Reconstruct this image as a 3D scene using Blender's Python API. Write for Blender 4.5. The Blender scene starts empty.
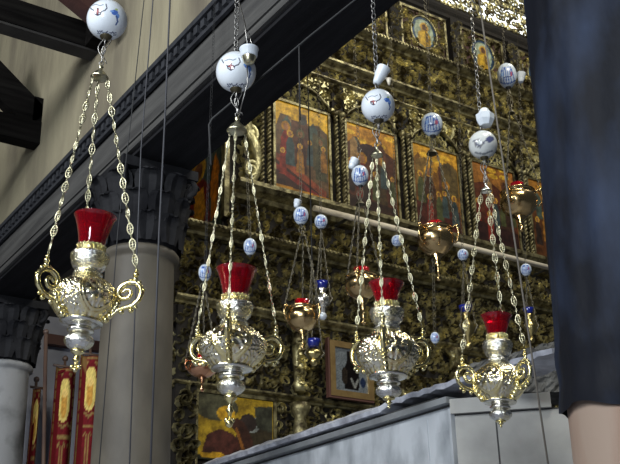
import bpy, math, random
from mathutils import Vector, Matrix
random.seed(7)
PI = math.pi
C = bpy.context.scene.collection

# ------------------------------------------------------------------ camera
A = math.radians(34.2); PT = math.radians(22.7); RO = math.radians(1.3); FL = 1000.0
fh = Vector((math.sin(A), math.cos(A), 0)); rh = Vector((math.cos(A), -math.sin(A), 0)); UP = Vector((0, 0, 1))
F = fh*math.cos(PT) + UP*math.sin(PT); U0 = -fh*math.sin(PT) + UP*math.cos(PT)
R2 = rh*math.cos(RO) - U0*math.sin(RO); U2 = U0*math.cos(RO) + rh*math.sin(RO)
EYE = Vector((0, 0, 1.6))
cam = bpy.data.cameras.new('camera'); camo = bpy.data.objects.new('camera', cam); C.objects.link(camo)
M = Matrix((R2, U2, -F)).transposed().to_4x4(); M.translation = EYE
camo.matrix_world = M
cam.sensor_width = 36; cam.lens = FL/620*36; cam.clip_end = 100
bpy.context.scene.camera = camo

def ray(x, y): return F + R2*((x-310)/FL) - U2*((y-232)/FL)
def PX(x, y, X): r = ray(x, y); return EYE + r*(X/r.x)
def PY(x, y, Y): r = ray(x, y); return EYE + r*(Y/r.y)
def PZ(x, y, Z): r = ray(x, y); return EYE + r*((Z-1.6)/r.z)
def PH(x, y, H): r = ray(x, y); return EYE + r*(H/r.dot(fh))
def depth(p): return (p-EYE).dot(F)

# ------------------------------------------------------------------ materials
def mat(name, col, metal=0.0, rough=0.6, col2=None, scale=8.0, bump=0.0, bscale=30.0, detail=5, spec=None, dist=0.01, lo=.35, hi=.65, stretch=None, rough2=None):
    m = bpy.data.materials.new(name); m.use_nodes = True
    nt = m.node_tree; b = nt.nodes['Principled BSDF']
    b.inputs['Base Color'].default_value = (*col, 1); b.inputs['Metallic'].default_value = metal; b.inputs['Roughness'].default_value = rough
    if spec is not None: b.inputs['Specular IOR Level'].default_value = spec
    tc = nt.nodes.new('ShaderNodeTexCoord'); src = tc.outputs['Object']
    if stretch:
        mp = nt.nodes.new('ShaderNodeMapping'); mp.inputs['Scale'].default_value = stretch
        nt.links.new(src, mp.inputs['Vector']); src = mp.outputs['Vector']
    if col2 is not None:
        n = nt.nodes.new('ShaderNodeTexNoise'); n.inputs['Scale'].default_value = scale; n.inputs['Detail'].default_value = detail
        nt.links.new(src, n.inputs['Vector'])
        r = nt.nodes.new('ShaderNodeValToRGB'); r.color_ramp.elements[0].position = lo; r.color_ramp.elements[1].position = hi
        r.color_ramp.elements[0].color = (*col, 1); r.color_ramp.elements[1].color = (*col2, 1)
        nt.links.new(n.outputs['Fac'], r.inputs['Fac']); nt.links.new(r.outputs['Color'], b.inputs['Base Color'])
        if rough2 is not None:
            mr = nt.nodes.new('ShaderNodeMapRange'); mr.inputs['From Min'].default_value = lo; mr.inputs['From Max'].default_value = hi
            mr.inputs['To Min'].default_value = rough; mr.inputs['To Max'].default_value = rough2
            nt.links.new(n.outputs['Fac'], mr.inputs['Value']); nt.links.new(mr.outputs['Result'], b.inputs['Roughness'])
    if bump:
        n2 = nt.nodes.new('ShaderNodeTexNoise'); n2.inputs['Scale'].default_value = bscale; n2.inputs['Detail'].default_value = 4
        nt.links.new(src, n2.inputs['Vector'])
        bp = nt.nodes.new('ShaderNodeBump'); bp.inputs['Strength'].default_value = bump; bp.inputs['Distance'].default_value = dist
        nt.links.new(n2.outputs['Fac'], bp.inputs['Height']); nt.links.new(bp.outputs['Normal'], b.inputs['Normal'])
    return m
def attr_mat(name, rough=0.5, metal=0.0, spec=0.5, coat=0.0, patina=False):
    m = bpy.data.materials.new(name); m.use_nodes = True; nt = m.node_tree; b = nt.nodes['Principled BSDF']
    at = nt.nodes.new('ShaderNodeAttribute'); at.attribute_name = 'paint'
    if patina:
        tc = nt.nodes.new('ShaderNodeTexCoord'); n = nt.nodes.new('ShaderNodeTexNoise'); n.inputs['Scale'].default_value = 16; n.inputs['Detail'].default_value = 7
        nt.links.new(tc.outputs['Object'], n.inputs['Vector']); r = nt.nodes.new('ShaderNodeValToRGB')
        r.color_ramp.elements[0].position = .36; r.color_ramp.elements[1].position = .66; r.color_ramp.elements[0].color = (.42,.38,.32,1); r.color_ramp.elements[1].color = (1.15,1.1,.95,1)
        nt.links.new(n.outputs['Fac'], r.inputs['Fac']); mx = nt.nodes.new('ShaderNodeMix'); mx.data_type = 'RGBA'; mx.blend_type = 'MULTIPLY'; mx.inputs[0].default_value = 1
        nt.links.new(at.outputs['Color'], mx.inputs[6]); nt.links.new(r.outputs['Color'], mx.inputs[7]); nt.links.new(mx.outputs[2], b.inputs['Base Color'])
    else: nt.links.new(at.outputs['Color'], b.inputs['Base Color'])
    b.inputs['Roughness'].default_value = rough; b.inputs['Metallic'].default_value = metal; b.inputs['Specular IOR Level'].default_value = spec
    b.inputs['Coat Weight'].default_value = coat; b.inputs['Coat Roughness'].default_value = .08
    return m
MT = {}
MT['plaster'] = mat('plaster', (.33,.29,.19), 0, .95, (.14,.118,.085), 1.5, .6, 9, lo=.38, hi=.70, detail=9, stretch=(1,1,.35), dist=.03)
MT['wood_beam'] = mat('wood_beam', (.085,.082,.076), 0, .85, (.045,.043,.041), 3, .5, 20, stretch=(6,.5,6))
MT['beam_under_shade'] = mat('wood_soffit_shade', (.012,.012,.013), 0, .9, (.02,.02,.022), 3, .4, 20, stretch=(6,.5,6), spec=.1)  # beam wood darkened for its underside: the shade there is in the colour
MT['beam_trim'] = mat('wood_trim', (.013,.014,.018), 0, .85, (.030,.032,.038), 14, .5, 40)
MT['truss'] = mat('truss_wood', (.004,.0035,.0035), 0, .95, (.012,.011,.010), 3, .4, 15, stretch=(.5,6,6), spec=.05)
MT['truss_grey'] = mat('truss_grey', (.035,.032,.029), 0, .9, (.02,.018,.017), 4, .4, 15)
MT['truss_red'] = mat('truss_red', (.06,.02,.014), 0, .8, (.03,.012,.01), 4, .4, 15)
MT['column'] = mat('column_stone', (.125,.108,.080), 0, .6, (.075,.064,.048), 3.5, .3, 14, stretch=(1,1,.6))
MT['capital'] = mat('capital_stone', (.006,.006,.008), 0, .8, (.022,.022,.024), 3.5, .6, 20, spec=.2)
MT['left_stone'] = mat('left_stone', (.26,.26,.26), 0, .7, (.07,.07,.068), 2.6, .3, 12, lo=.45, hi=.62)
MT['grey_wall'] = mat('grey_wall', (.36,.37,.43), 0, .9, (.27,.28,.33), 2, .2, 10)
MT['dark_wall'] = mat('dark_wall', (.018,.018,.02), 0, .95, (.03,.03,.032), 2, .3, 10)
MT['marble'] = mat('marble', (.54,.57,.60), 0, .45, (.22,.24,.26), 5, .2, 12, detail=8, stretch=(1,1,.45), lo=.42, hi=.68)
MT['marble_shaded'] = mat('marble_shaded', (.36,.355,.33), 0, .5, (.22,.215,.20), 2.6, .2, 12, detail=8, lo=.42, hi=.68)  # duller copy of the marble, with the turned end face's shade in its colour
MT['coping'] = mat('coping_marble', (.48,.50,.56), 0, .5, (.22,.225,.26), 7, .6, 22, detail=8, dist=.02)
MT['mould'] = mat('mould_marble', (.24,.255,.265), 0, .5, (.17,.175,.18), 5, .4, 14)
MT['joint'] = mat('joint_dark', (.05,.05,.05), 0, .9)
MT['rough_stone'] = mat('rough_stone', (.13,.13,.125), 0, .95, (.07,.068,.063), 14, 1, 26, dist=.03, detail=8)
MT['blue_wrap'] = mat('blue_wrap', (.006,.007,.011), 0, .62, (.022,.032,.060), 4.5, .6, 6, dist=.015, stretch=(1,1,.5), lo=.44, hi=.75, spec=.15)
MT['pink_stone'] = mat('pink_stone', (.29,.215,.165), 0, .7, (.20,.10,.06), 5, .2, 12, stretch=(1,1,.3), lo=.45, hi=.8)
MT['gold_carve'] = mat('gold_carving', (.66,.59,.31), .82, .33, (.08,.062,.028), 9, .5, 60, lo=.42, hi=.58, rough2=.6)
MT['gold_dull'] = mat('gold_moulding', (.32,.28,.14), .65, .42, (.06,.047,.022), 14, .6, 50, lo=.38, hi=.62)
MT['gold_bright'] = mat('gold_arch', (.66,.60,.32), .6, .40, (.26,.23,.11), 9, .9, 35, lo=.4, hi=.65)
MT['ground'] = mat('dark_ground', (.006,.0045,.003), .0, .9, (.014,.010,.006), 10, .5, 40)
MT['ground_red'] = mat('red_ground', (.045,.014,.010), .1, .8, (.03,.02,.01), 12, .5, 40)
MT['gold_frame'] = mat('gold_frame', (.45,.30,.12), .7, .4, (.36,.23,.09), 14, .3, 40)
MT['silver'] = mat('silver', (.84,.83,.78), 1, .27, (.82,.74,.44), 14, 1.0, 95, lo=.46, hi=.64, dist=.006)
MT['silver_plain'] = mat('silver_plain', (.82,.81,.76), 1, .25, (.70,.66,.52), 30, .5, 80, dist=.004)
MT['gilt'] = mat('gilt', (.86,.72,.30), 1, .25, (.80,.74,.45), 30, .3, 80, dist=.003)
MT['gilt_pale'] = mat('gilt_pale', (.70,.66,.46), 1, .30, (.50,.46,.31), 60, .3, 120, dist=.002)
MT['chain_silver'] = mat('chain_silver', (.36,.35,.33), 1, .35, (.22,.21,.20), 60, 0)
MT['copper'] = mat('copper_brass', (.66,.47,.22), 1, .2, (.52,.36,.16), 12, .2, 40, dist=.004)
MT['copper_red'] = mat('copper_red', (.70,.36,.20), 1, .22, (.5,.25,.13), 12, .2, 40, dist=.004)
MT['brass'] = mat('brass', (.60,.48,.20), 1, .3, (.35,.28,.12), 20, .2, 60, dist=.003)
MT['dark_metal'] = mat('dark_metal', (.10,.085,.05), .8, .45)
MT['iron'] = mat('iron', (.05,.05,.05), .6, .5); MT['old_chain'] = mat('old_chain', (.14,.125,.09), .8, .45)
MT['cord'] = mat('cord', (.035,.035,.035), 0, .8)
MT['cord_light'] = mat('cord_light', (.06,.06,.068), 0, .7)
MT['cord_brown'] = mat('cord_brown', (.16,.14,.115), 0, .8)
MT['porcelain'] = mat('porcelain', (.74,.78,.82), 0, .25, (.66,.72,.78), 4)
MT['rod'] = mat('pale_rod', (.80,.72,.56), 0, .6, (.66,.58,.44), 6)
MT['pole_wood'] = mat('pole_wood', (.10,.06,.04), 0, .5, (.06,.035,.03), 5)
MT['red_wood'] = mat('red_wood', (.09,.035,.025), 0, .7)
MT['blue_glass_dark'] = mat('cobalt_glass', (.008,.015,.17), 0, .08, None, spec=.9)
MT['crystal'] = mat('crystal', (.62,.66,.70), .3, .08)
MT['egg'] = attr_mat('egg_paint', .28, coat=.5)
MT['icon'] = attr_mat('icon_paint', .5, spec=.3, patina=True)
MT['silver_icon'] = attr_mat('embossed_silver', .3, metal=.7)
MT['body_silver'] = attr_mat('parcel_gilt_silver', .2, metal=1.0)
nt_ = MT['body_silver'].node_tree; n_ = nt_.nodes.new('ShaderNodeTexNoise'); n_.inputs['Scale'].default_value = 110; n_.inputs['Detail'].default_value = 4; tc_ = nt_.nodes.new('ShaderNodeTexCoord'); nt_.links.new(tc_.outputs['Object'], n_.inputs['Vector'])
b_ = nt_.nodes.new('ShaderNodeBump'); b_.inputs['Strength'].default_value = .5; b_.inputs['Distance'].default_value = .004; nt_.links.new(n_.outputs['Fac'], b_.inputs['Height']); nt_.links.new(b_.outputs['Normal'], nt_.nodes['Principled BSDF'].inputs['Normal'])
MT['cloth'] = attr_mat('banner_cloth', .8, spec=.2)
def glass(name, col, rough=.03, a=1):
    m = bpy.data.materials.new(name); m.use_nodes = True; b = m.node_tree.nodes['Principled BSDF']
    b.inputs['Base Color'].default_value = (*col, 1); b.inputs['Roughness'].default_value = rough
    b.inputs['Transmission Weight'].default_value = .75; b.inputs['IOR'].default_value = 1.3
    b.inputs['Coat Weight'].default_value = .8
    return m
MT['red_glass'] = glass('red_glass', (.46, .002, .014)); MT['red_small'] = glass('red_glass_small', (.75, .004, .02))
def emis(name, col, s):
    m = bpy.data.materials.new(name); m.use_nodes = True; b = m.node_tree.nodes['Principled BSDF']
    b.inputs['Base Color'].default_value = (*col, 1); b.inputs['Emission Color'].default_value = (*col, 1); b.inputs['Emission Strength'].default_value = s
    return m
MT['daylight'] = emis('daylight_pane', (.95, 1, .95), 2.2)

# ------------------------------------------------------------------ mesh builder
class MB:
    def __init__(s): s.v = []; s.f = []; s.c = None; s.sm = []; s.back = None      # back: (material, number of leading faces)
    def add(s, vs, fs, smooth=True):
        o = len(s.v); s.v += [Vector(v) for v in vs]; s.f += [tuple(i+o for i in f) for f in fs]; s.sm += [smooth]*len(fs)
        return s
    def box(s, a, b, bev=0):
        x0,y0,z0 = a; x1,y1,z1 = b
        if x0>x1: x0,x1=x1,x0
        if y0>y1: y0,y1=y1,y0
        if z0>z1: z0,z1=z1,z0
        vs = [(x0,y0,z0),(x1,y0,z0),(x1,y1,z0),(x0,y1,z0),(x0,y0,z1),(x1,y0,z1),(x1,y1,z1),(x0,y1,z1)]
        return s.add(vs, [(0,3,2,1),(4,5,6,7),(0,1,5,4),(1,2,6,5),(2,3,7,6),(3,0,4,7)], False)
    def hexa(s, q, d):                      # a quad extruded by a vector
        q = [Vector(p) for p in q]; d = Vector(d)
        return s.add(q+[p+d for p in q], [(3,2,1,0),(4,5,6,7),(0,1,5,4),(1,2,6,5),(2,3,7,6),(3,0,4,7)], False)
    def tube(s, pts, r, n=8, closed=False, cap=True):
        pts = [Vector(p) for p in pts]; m = len(pts)
        if not hasattr(r, '__len__'): r = [r]*m
        o = len(s.v); prev = None
        for i, p in enumerate(pts):
            if closed: t = pts[(i+1) % m]-pts[i-1]
            else: t = pts[min(i+1, m-1)]-pts[max(i-1, 0)]
            if t.length < 1e-9: t = Vector((0,0,1))
            t.normalize()
            if prev is None:
                a = Vector((0,0,1)) if abs(t.z) < .9 else Vector((1,0,0))
                u = t.cross(a).normalized()
            else:
                u = prev - t*prev.dot(t)
                u = u.normalized() if u.length > 1e-6 else t.orthogonal().normalized()
            prev = u; w = t.cross(u)
            for k in range(n):
                an = 2*PI*k/n; s.v.append(p + (u*math.cos(an)+w*math.sin(an))*r[i])
        rng = m if closed else m-1
        for i in range(rng):
            j = (i+1) % m
            for k in range(n):
                k2 = (k+1) % n
                s.f.append((o+i*n+k, o+i*n+k2, o+j*n+k2, o+j*n+k)); s.sm.append(True)
        if cap and not closed:
            s.f.append(tuple(o+k for k in range(n))[::-1]); s.f.append(tuple(o+(m-1)*n+k for k in range(n))); s.sm += [False, False]
        return s
    def lathe(s, prof, n=32, c=(0,0,0), cap=True, disp=None, ax=None, colf=None):   # prof: (r, z) from bottom or top
        o = len(s.v); c = Vector(c)
        for i, (r, z) in enumerate(prof):
            for k in range(n):
                an = 2*PI*k/n; rr = r + (disp(an, z, r) if disp else 0)
                v = Vector((rr*math.cos(an), rr*math.sin(an), z))
                if ax is not None: v = ax @ v
                s.v.append(c+v)
                if colf: s.c = (s.c or []); s.c.append(colf(an, z, r))
        for i in range(len(prof)-1):
            for k in range(n):
                k2 = (k+1) % n; f = (o+i*n+k, o+i*n+k2, o+(i+1)*n+k2, o+(i+1)*n+k)
                s.f.append(f if prof[i+1][1] >= prof[i][1] else f[::-1]); s.sm.append(True)
        if cap:
            s.f.append(tuple(o+k for k in range(n))[::-1]); s.f.append(tuple(o+(len(prof)-1)*n+k for k in range(n))); s.sm += [False, False]
        return s
    def ball(s, c, r, n=10, m=7, sc=(1,1,1)):
        prof = [(r*math.sin(PI*i/m)+1e-5, -r*math.cos(PI*i/m)) for i in range(m+1)]
        o = len(s.v); s.lathe(prof, n, (0,0,0))
        for i in range(o, len(s.v)):
            v = s.v[i]; s.v[i] = Vector((v.x*sc[0], v.y*sc[1], v.z*sc[2])) + Vector(c)
        return s
    def build(s, name, m, parent=None, loc=None):
        me = bpy.data.meshes.new(name)
        vs = s.v if loc is None else [v-Vector(loc) for v in s.v]
        me.from_pydata([tuple(v) for v in vs], [], s.f); me.validate(); me.update()
        if len(me.polygons) == len(s.sm): me.polygons.foreach_set('use_smooth', s.sm)
        if isinstance(m, str): m = MT[m]
        me.materials.append(m)
        if s.back:
            me.materials.append(MT[s.back[0]])
            for i in range(s.back[1]): me.polygons[i].material_index = 1
        if s.c is not None and len(s.c) == len(me.vertices):
            at = me.color_attributes.new('paint', 'FLOAT_COLOR', 'POINT')
            at.data.foreach_set('color', [x for c in s.c for x in (c[0], c[1], c[2], 1.0)])
        o = bpy.data.objects.new(name, me); C.objects.link(o)
        if parent: o.parent = parent
        if loc is not None: o.location = loc
        return o
def tag(o, label, cat, group=None, kind=None):
    o['label'] = label; o['category'] = cat
    if group: o['group'] = group
    if kind: o['kind'] = kind
    return o
def struct(o): o['kind'] = 'structure'; return o
def empty(name, mw=None, loc=None):
    o = bpy.data.objects.new(name, None); C.objects.link(o); o.empty_display_size = .05
    if mw is not None: o.matrix_world = mw
    if loc is not None: o.location = loc
    return o
def frame_at(p, axis=Vector((0,0,1))):          # z along axis, x towards the picture's right, y away
    z = axis.normalized(); y = (fh - z*fh.dot(z)).normalized(); x = y.cross(z)
    m = Matrix((x, y, z)).transposed().to_4x4(); m.translation = p; return m

# ------------------------------------------------------------------ painting helpers (colours of painted surfaces)
def inpoly(x, y, P):
    r = False; j = len(P)-1
    for i in range(len(P)):
        xi, yi = P[i]; xj, yj = P[j]
        if (yi > y) != (yj > y) and x < (xj-xi)*(y-yi)/(yj-yi)+xi: r = not r
        j = i
    return r
def segd(x, y, a, b):
    dx, dy = b[0]-a[0], b[1]-a[1]; L = dx*dx+dy*dy
    t = 0 if L == 0 else max(0, min(1, ((x-a[0])*dx+(y-a[1])*dy)/L))
    return math.hypot(x-a[0]-t*dx, y-a[1]-t*dy)
def paint(x, y, base, shapes):
    col = base
    for s in shapes:
        k = s[0]
        if k == 'e':
            if ((x-s[1])/s[3])**2+((y-s[2])/s[4])**2 < 1: col = s[5]
        elif k == 'p':
            if inpoly(x, y, s[1]): col = s[2]
        elif k == 'l':
            P = s[1]
            if min(segd(x, y, P[i], P[i+1]) for i in range(len(P)-1)) < s[2]: col = s[3]
        elif k == 'r':
            d = math.hypot((x-s[1])/s[3], (y-s[2])/s[3])
            if abs(d-1) < s[4]: col = s[5]
    return col
def srgb(r, g, b): return tuple(((c/255)/12.92 if c/255 < .04045 else ((c/255+.055)/1.055)**2.4) for c in (r, g, b))
def jit(c, a, rnd): k = 1+rnd.uniform(-a, a); return tuple(max(0, x*k) for x in c)

def painted_board(corners, depthv, nx, ny, fn, jitter=.18, bow=None):
    """front grid over quad (bl, br, tr, tl) with thickness; colours from fn(u,v), v up"""
    rnd = random.Random(3); mb = MB(); bl, br, tr, tl = [Vector(c) for c in corners]; d = Vector(depthv); cs = []
    for j in range(ny+1):
        for i in range(nx+1):
            u, v = i/nx, j/ny
            p = bl*(1-u)*(1-v)+br*u*(1-v)+tr*u*v+tl*(1-u)*v
            if bow: p = p + bow(u, v)
            mb.v.append(p); cs.append(jit(fn(u, v), jitter, rnd))
    for j in range(ny):
        for i in range(nx):
            a = j*(nx+1)+i; mb.f.append((a, a+1, a+nx+2, a+nx+1)); mb.sm.append(False)
    ring = [i for i in range(nx+1)] + [j*(nx+1)+nx for j in range(1, ny+1)] + [ny*(nx+1)+i for i in range(nx-1, -1, -1)] + [j*(nx+1) for j in range(ny-1, 0, -1)]
    o = len(mb.v)
    for i in ring: mb.v.append(mb.v[i]+d); cs.append(cs[i])
    n = len(ring)
    for k in range(n):
        k2 = (k+1) % n; mb.f.append((ring[k], o+k, o+k2, ring[k2])); mb.sm.append(False)
    mb.f.append(tuple(o+k for k in range(n))); mb.sm.append(False)
    mb.c = cs
    return mb

# ================================================================== SETTING
YI = 7.2
XB0, XB1, ZB0, ZB1 = 2.27, 2.70, 4.54, 4.95
struct(MB().box((-6,-3,-.1),(13,14,0)).build('floor', 'grey_wall'))
struct(MB().box((-6,-3,8.6),(XB1,14,8.75)).build('ceiling', 'truss'))
wl = struct(MB().box((XB0+.06,-3,ZB1+.02),(XB1-.05,13,8.6)).build('wall_nave', 'plaster'))
struct(MB().box((-6,13,0),(13,13.2,11)).build('wall_end', 'plaster'))
# grey wall behind banners, dark wall behind the screen
struct(MB().box((2.0,9.25,0),(4.3,9.39,PY(60,318,9.25).z)).build('wall_banners', 'grey_wall'))
struct(MB().box((3.1,9.4,0),(13,9.55,9.6)).build('wall_back', 'dark_wall'))
# window seen through the cresting
wf = struct(MB().box((8.2,9.60,9.7),(13,9.66,13)).build('window_1', 'daylight'))
mbf = MB()
for x in (8.15, 9.75, 11.3, 12.95): mbf.box((x,9.5,9.6),(x+.07,9.58,13.05))
for z in (9.6, 11.3, 13): mbf.box((8.15,9.5,z),(13.02,9.58,z+.06))
mbf.build('window_frame', 'iron', wf)

# ---- architrave beam
beam = empty('architrave_beam', loc=(2.48,5,ZB0)); L0 = Vector((2.48,5,ZB0))
def rel(mb, name, m, par, l): 
    mb.v = [v-l for v in mb.v]; return mb.build(name, m, par)
rel(MB().box((XB0,-2,ZB0+.03),(XB1,12,ZB1)), 'face_board', 'wood_beam', beam, L0)
rel(MB().box((XB0+.01,-2,ZB0),(XB1-.01,12,ZB0+.028)), 'soffit', 'beam_under_shade', beam, L0)
mb = MB().box((XB0-.035,-2,ZB1-.085),(XB0-.002,12,ZB1-.055)).box((XB0-.07,-2,ZB1),(XB0+.05,12,ZB1+.035))
mb.box((XB0-.012,-2,ZB1-.085),(XB0-.001,12,ZB1+.0))
y = 2.5
while y < 11: mb.box((XB0-.055,y,ZB1-.055),(XB0-.013,y+.045,ZB1-.001)); y += .085
rel(mb, 'dentil_trim', 'beam_trim', beam, L0)
mb = MB().box((XB0-.012,-2,ZB0+.10),(XB0-.001,12,ZB0+.115)).box((XB0-.02,-2,ZB0+.028),(XB0-.001,12,ZB0+.05)); rel(mb, 'edge_bead', 'wood_beam', beam, L0)
tag(beam, 'long grey timber architrave with dentil trim crossing diagonally above the columns', 'beam')

# ---- columns
def tangent_centre(px, py, X, r):       # Y of an axis at X whose left edge projects to px
    best = None
    for i in range(4000):
        y = .8+i*.004; c = Vector((X, y, 0)); d = math.hypot(X, y)
        an = math.atan2(X, y)-math.asin(r/d); h = an-A
        rr = ray(px, py); hh = math.atan2(rr.dot(rh), rr.dot(fh))
        if best is None or abs(h-hh) < best[0]: best = (abs(h-hh), y)
    return best[1]
def capital(mb, cx, cy, z0, r, h, seed):
    rnd = random.Random(seed)
    mb.lathe([(r*1.0,z0),(r*1.04,z0+.3*h),(r*1.12,z0+.6*h),(r*1.2,z0+.86*h),(r*1.25,z0+.87*h)], 32, (cx,cy,0))
    for row in range(3):                                    # acanthus leaves
        n = 10
        for k in range(n):
            an = 2*PI*(k+.5*(row%2))/n; zz = z0+h*(.02+.24*row); rb = r*(1.02+.06*row)
            pts = []; w = []
            for t in range(7):
                q = t/6; rad = rb+.02+.09*q*q*(.6+.25*row)+(-.02 if t==6 else 0); pts.append((rad, zz+h*.34*math.sin(q*PI*.62)))
                w.append(.085*math.sin(PI*(.22+.72*q))+.008)
            o = len(mb.v); ca, sa = math.cos(an), math.sin(an)
            for (rad, z), ww in zip(pts, w):
                for sgn, off in ((-1, 0), (-.5,.016), (0, .004), (.5,.016), (1, 0)):
                    mb.v.append(Vector((cx+ca*(rad+off)-sa*ww*sgn, cy+sa*(rad+off)+ca*ww*sgn, z)))
            for t in range(6):
                for q in range(4):
                    a = o+t*5+q; mb.f.append((a, a+1, a+6, a+5)); mb.sm.append(False)
    for k in range(4):                                      # corner volutes
        an = PI/4+k*PI/2
        pts = []
        for t in range(16):
            q = t/15; rr = .07*(1-q*.8); th = q*3.2*PI
            pts.append((cx+math.cos(an)*(r*1.28+rr*math.sin(th)), cy+math.sin(an)*(r*1.28+rr*math.sin(th)), z0+h*.78+rr*math.cos(th)))
        mb.tube(pts, .022, 6)
    return
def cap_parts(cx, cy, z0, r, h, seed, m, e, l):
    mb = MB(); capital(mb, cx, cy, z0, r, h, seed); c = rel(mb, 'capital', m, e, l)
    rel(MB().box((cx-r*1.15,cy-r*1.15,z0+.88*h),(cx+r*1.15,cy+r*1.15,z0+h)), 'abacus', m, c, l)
def column(cx, cy, r, ztop, m, label, seed, capm='capital'):
    e = empty('stone_column', loc=(cx,cy,0)); l = Vector((cx,cy,0)); n = 12
    prof = [(r*1.5,0),(r*1.5,.12),(r*1.3,.13),(r*1.38,.2),(r*1.15,.28),(r*1.12,.3)]
    rel(MB().lathe(prof, 48, (cx,cy,0)), 'base', m, e, l)
    sh = [(r*1.10,.3)]+[(r*(1.08-.14*(i/n)**1.6), .32+(ztop-.4)*i/n) for i in range(n+1)]
    sh += [(r*.96,ztop-.06),(r*1.06,ztop-.05),(r*1.08,ztop-.02),(r*1.02,ztop)]
    rel(MB().lathe(sh, 64, (cx,cy,0)), 'shaft', m, e, l)
    cap_parts(cx, cy, ztop, r, ZB0-ztop-.003, seed, capm, e, l)
    tag(e, label, 'column'); return e
zt = 3.98
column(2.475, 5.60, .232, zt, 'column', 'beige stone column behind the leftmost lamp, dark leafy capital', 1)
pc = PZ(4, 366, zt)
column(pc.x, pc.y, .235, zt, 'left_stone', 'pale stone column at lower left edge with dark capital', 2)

# near right column wrapped in plastic
rr_ = .30; cyr = tangent_centre(549, 232, 2.48, rr_); lr = Vector((2.48,cyr,0))
e = empty('stone_column', loc=lr)
zh = 1.6+0
pt = PH(590, 389, (lr-EYE).dot(fh)-.28); zhem = pt.z
rel(MB().lathe([(.45,0),(.45,.12),(.40,.14),(.42,.2),(.34,.3)],48,lr), 'base','pink_stone', e, lr)
rel(MB().lathe([(rr_*(1.065-.01*i), .3+(zhem+.2-.3)*i/3) for i in range(4)]+[(rr_*.90,3.98)],64,lr), 'shaft','pink_stone', e, lr)
mb = MB(); n = 96; rows = 60; z1 = 3.97
rnd = random.Random(5)
for i in range(rows+1):
    for k in range(n):
        an = 2*PI*k/n; q = i/rows
        hem = .018*math.sin(3*an+1)+.012*math.sin(7*an); zz = zhem+hem*(1-q)+(z1-zhem)*q
        R_ = rr_*(1.065-.155*q)+.008+.0035*math.sin(9*an+zz*3)+.002*math.sin(21*an-zz*9)+(.004*math.sin(zz*40) if q < .12 else 0)
        mb.v.append(Vector((R_*math.cos(an), R_*math.sin(an), zz)))
for i in range(rows):
    for k in range(n):
        mb.f.append((i*n+k, i*n+(k+1)%n, (i+1)*n+(k+1)%n, (i+1)*n+k)); mb.sm.append(True)
w_ = mb.build('wrap_sheet', 'blue_wrap', e); w_['label'] = 'dark blue sheet wrapped round the shaft'
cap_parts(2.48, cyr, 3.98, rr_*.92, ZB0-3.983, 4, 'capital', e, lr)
tag(e, 'large near column at the right wrapped in dark blue sheeting above pinkish stone', 'column')

# ---- roof trusses at the top left (run across the nave into its wall)
XW = XB0+.06
def prism(mb, p0, p1, w, h):       # rectangular bar from p0 to p1: thickness w along Y, height h perpendicular
    p0, p1 = Vector(p0), Vector(p1); t = (p1-p0).normalized(); yv = Vector((0,1,0)); n = t.cross(yv).normalized()
    if n.z < 0: n = -n
    q = [p0-n*h/2-yv*w/2, p0+n*h/2-yv*w/2, p0+n*h/2+yv*w/2, p0-n*h/2+yv*w/2]
    mb.hexa(q, p1-p0)
def beam_x(pa, pb, X, w, m, label, name='roof_beam', x_left=-5):
    # lower and upper front corners at the wall: pa (lower), pb (upper)
    a = PX(*pa, X); h = PY(pb[0], pb[1], a.y).z-a.z
    mb = MB().box((x_left,a.y,a.z),(X-.001,a.y+w,a.z+h)); return mb, a, h
mb, a, h = beam_x((99,50),(97,25), XW, .16, 'truss', '')
l = Vector((0,a.y,a.z)); e = empty('tie_beam', loc=l)
rel(mb, 'main_timber', 'truss', e, l)
rel(MB().box((-5,a.y+.01,a.z-.02),(XW-.001,a.y+.15,a.z-.001)), 'lower_board', 'truss_grey', e, l)
tag(e, 'dark wooden tie beam at top left, running into the plaster wall', 'beam')
mb, a2, h2 = beam_x((40,144),(41,122), XW, .14, 'truss', '')
l = Vector((0,a2.y,a2.z)); e2 = empty('tie_beam', loc=l)
rel(mb, 'main_timber', 'truss', e2, l)
mb = MB(); p0 = PY(36,122,a2.y+.07); p1 = PY(-60,22,a2.y+.07); prism(mb, (p0.x,a2.y+.07,p0.z), (p1.x,a2.y+.07,p1.z), .12, .26); rel(mb, 'brace', 'truss', e2, l)
mb = MB(); q0 = PY(38,138,a2.y+.1); q1 = PY(44,84,a2.y+.1); mb.box((XW-.08,a2.y+.01,q0.z),(XW-.002,a2.y+.13,PY(44,98,a2.y).z)); rel(mb, 'wall_post', 'truss', e2, l)
tag(e2, 'dark wooden truss with diagonal brace at far left edge', 'beam')
a3 = PX(112, 10, XW)
p = PY(104,22,a.y-.5); q = PY(66,-12,a.y-.5)
mb = MB(); prism(mb, (p.x,a.y-.5,p.z+.02),(q.x,a.y-.5,q.z), .16, .13)
prism(mb, (q.x,a.y-.5,q.z),(2*q.x-p.x,a.y-.5,2*q.z-p.z), .16, .13); 
o_ = mb.build('roof_brace','truss_red', loc=(p.x,a.y-.5,p.z)); tag(o_, 'reddish sloping roof timber behind the top left ceramic ball', 'beam')
o_ = MB().box((XW-.12,a.y-.22,a.z-.02),(XW-.001,a.y-.02,a.z+h+.9)).build('wall_bracket','truss', loc=(XW,a.y-.3,a.z)); tag(o_, 'dark timber wall bracket behind the top left ceramic ball', 'beam')

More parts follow.
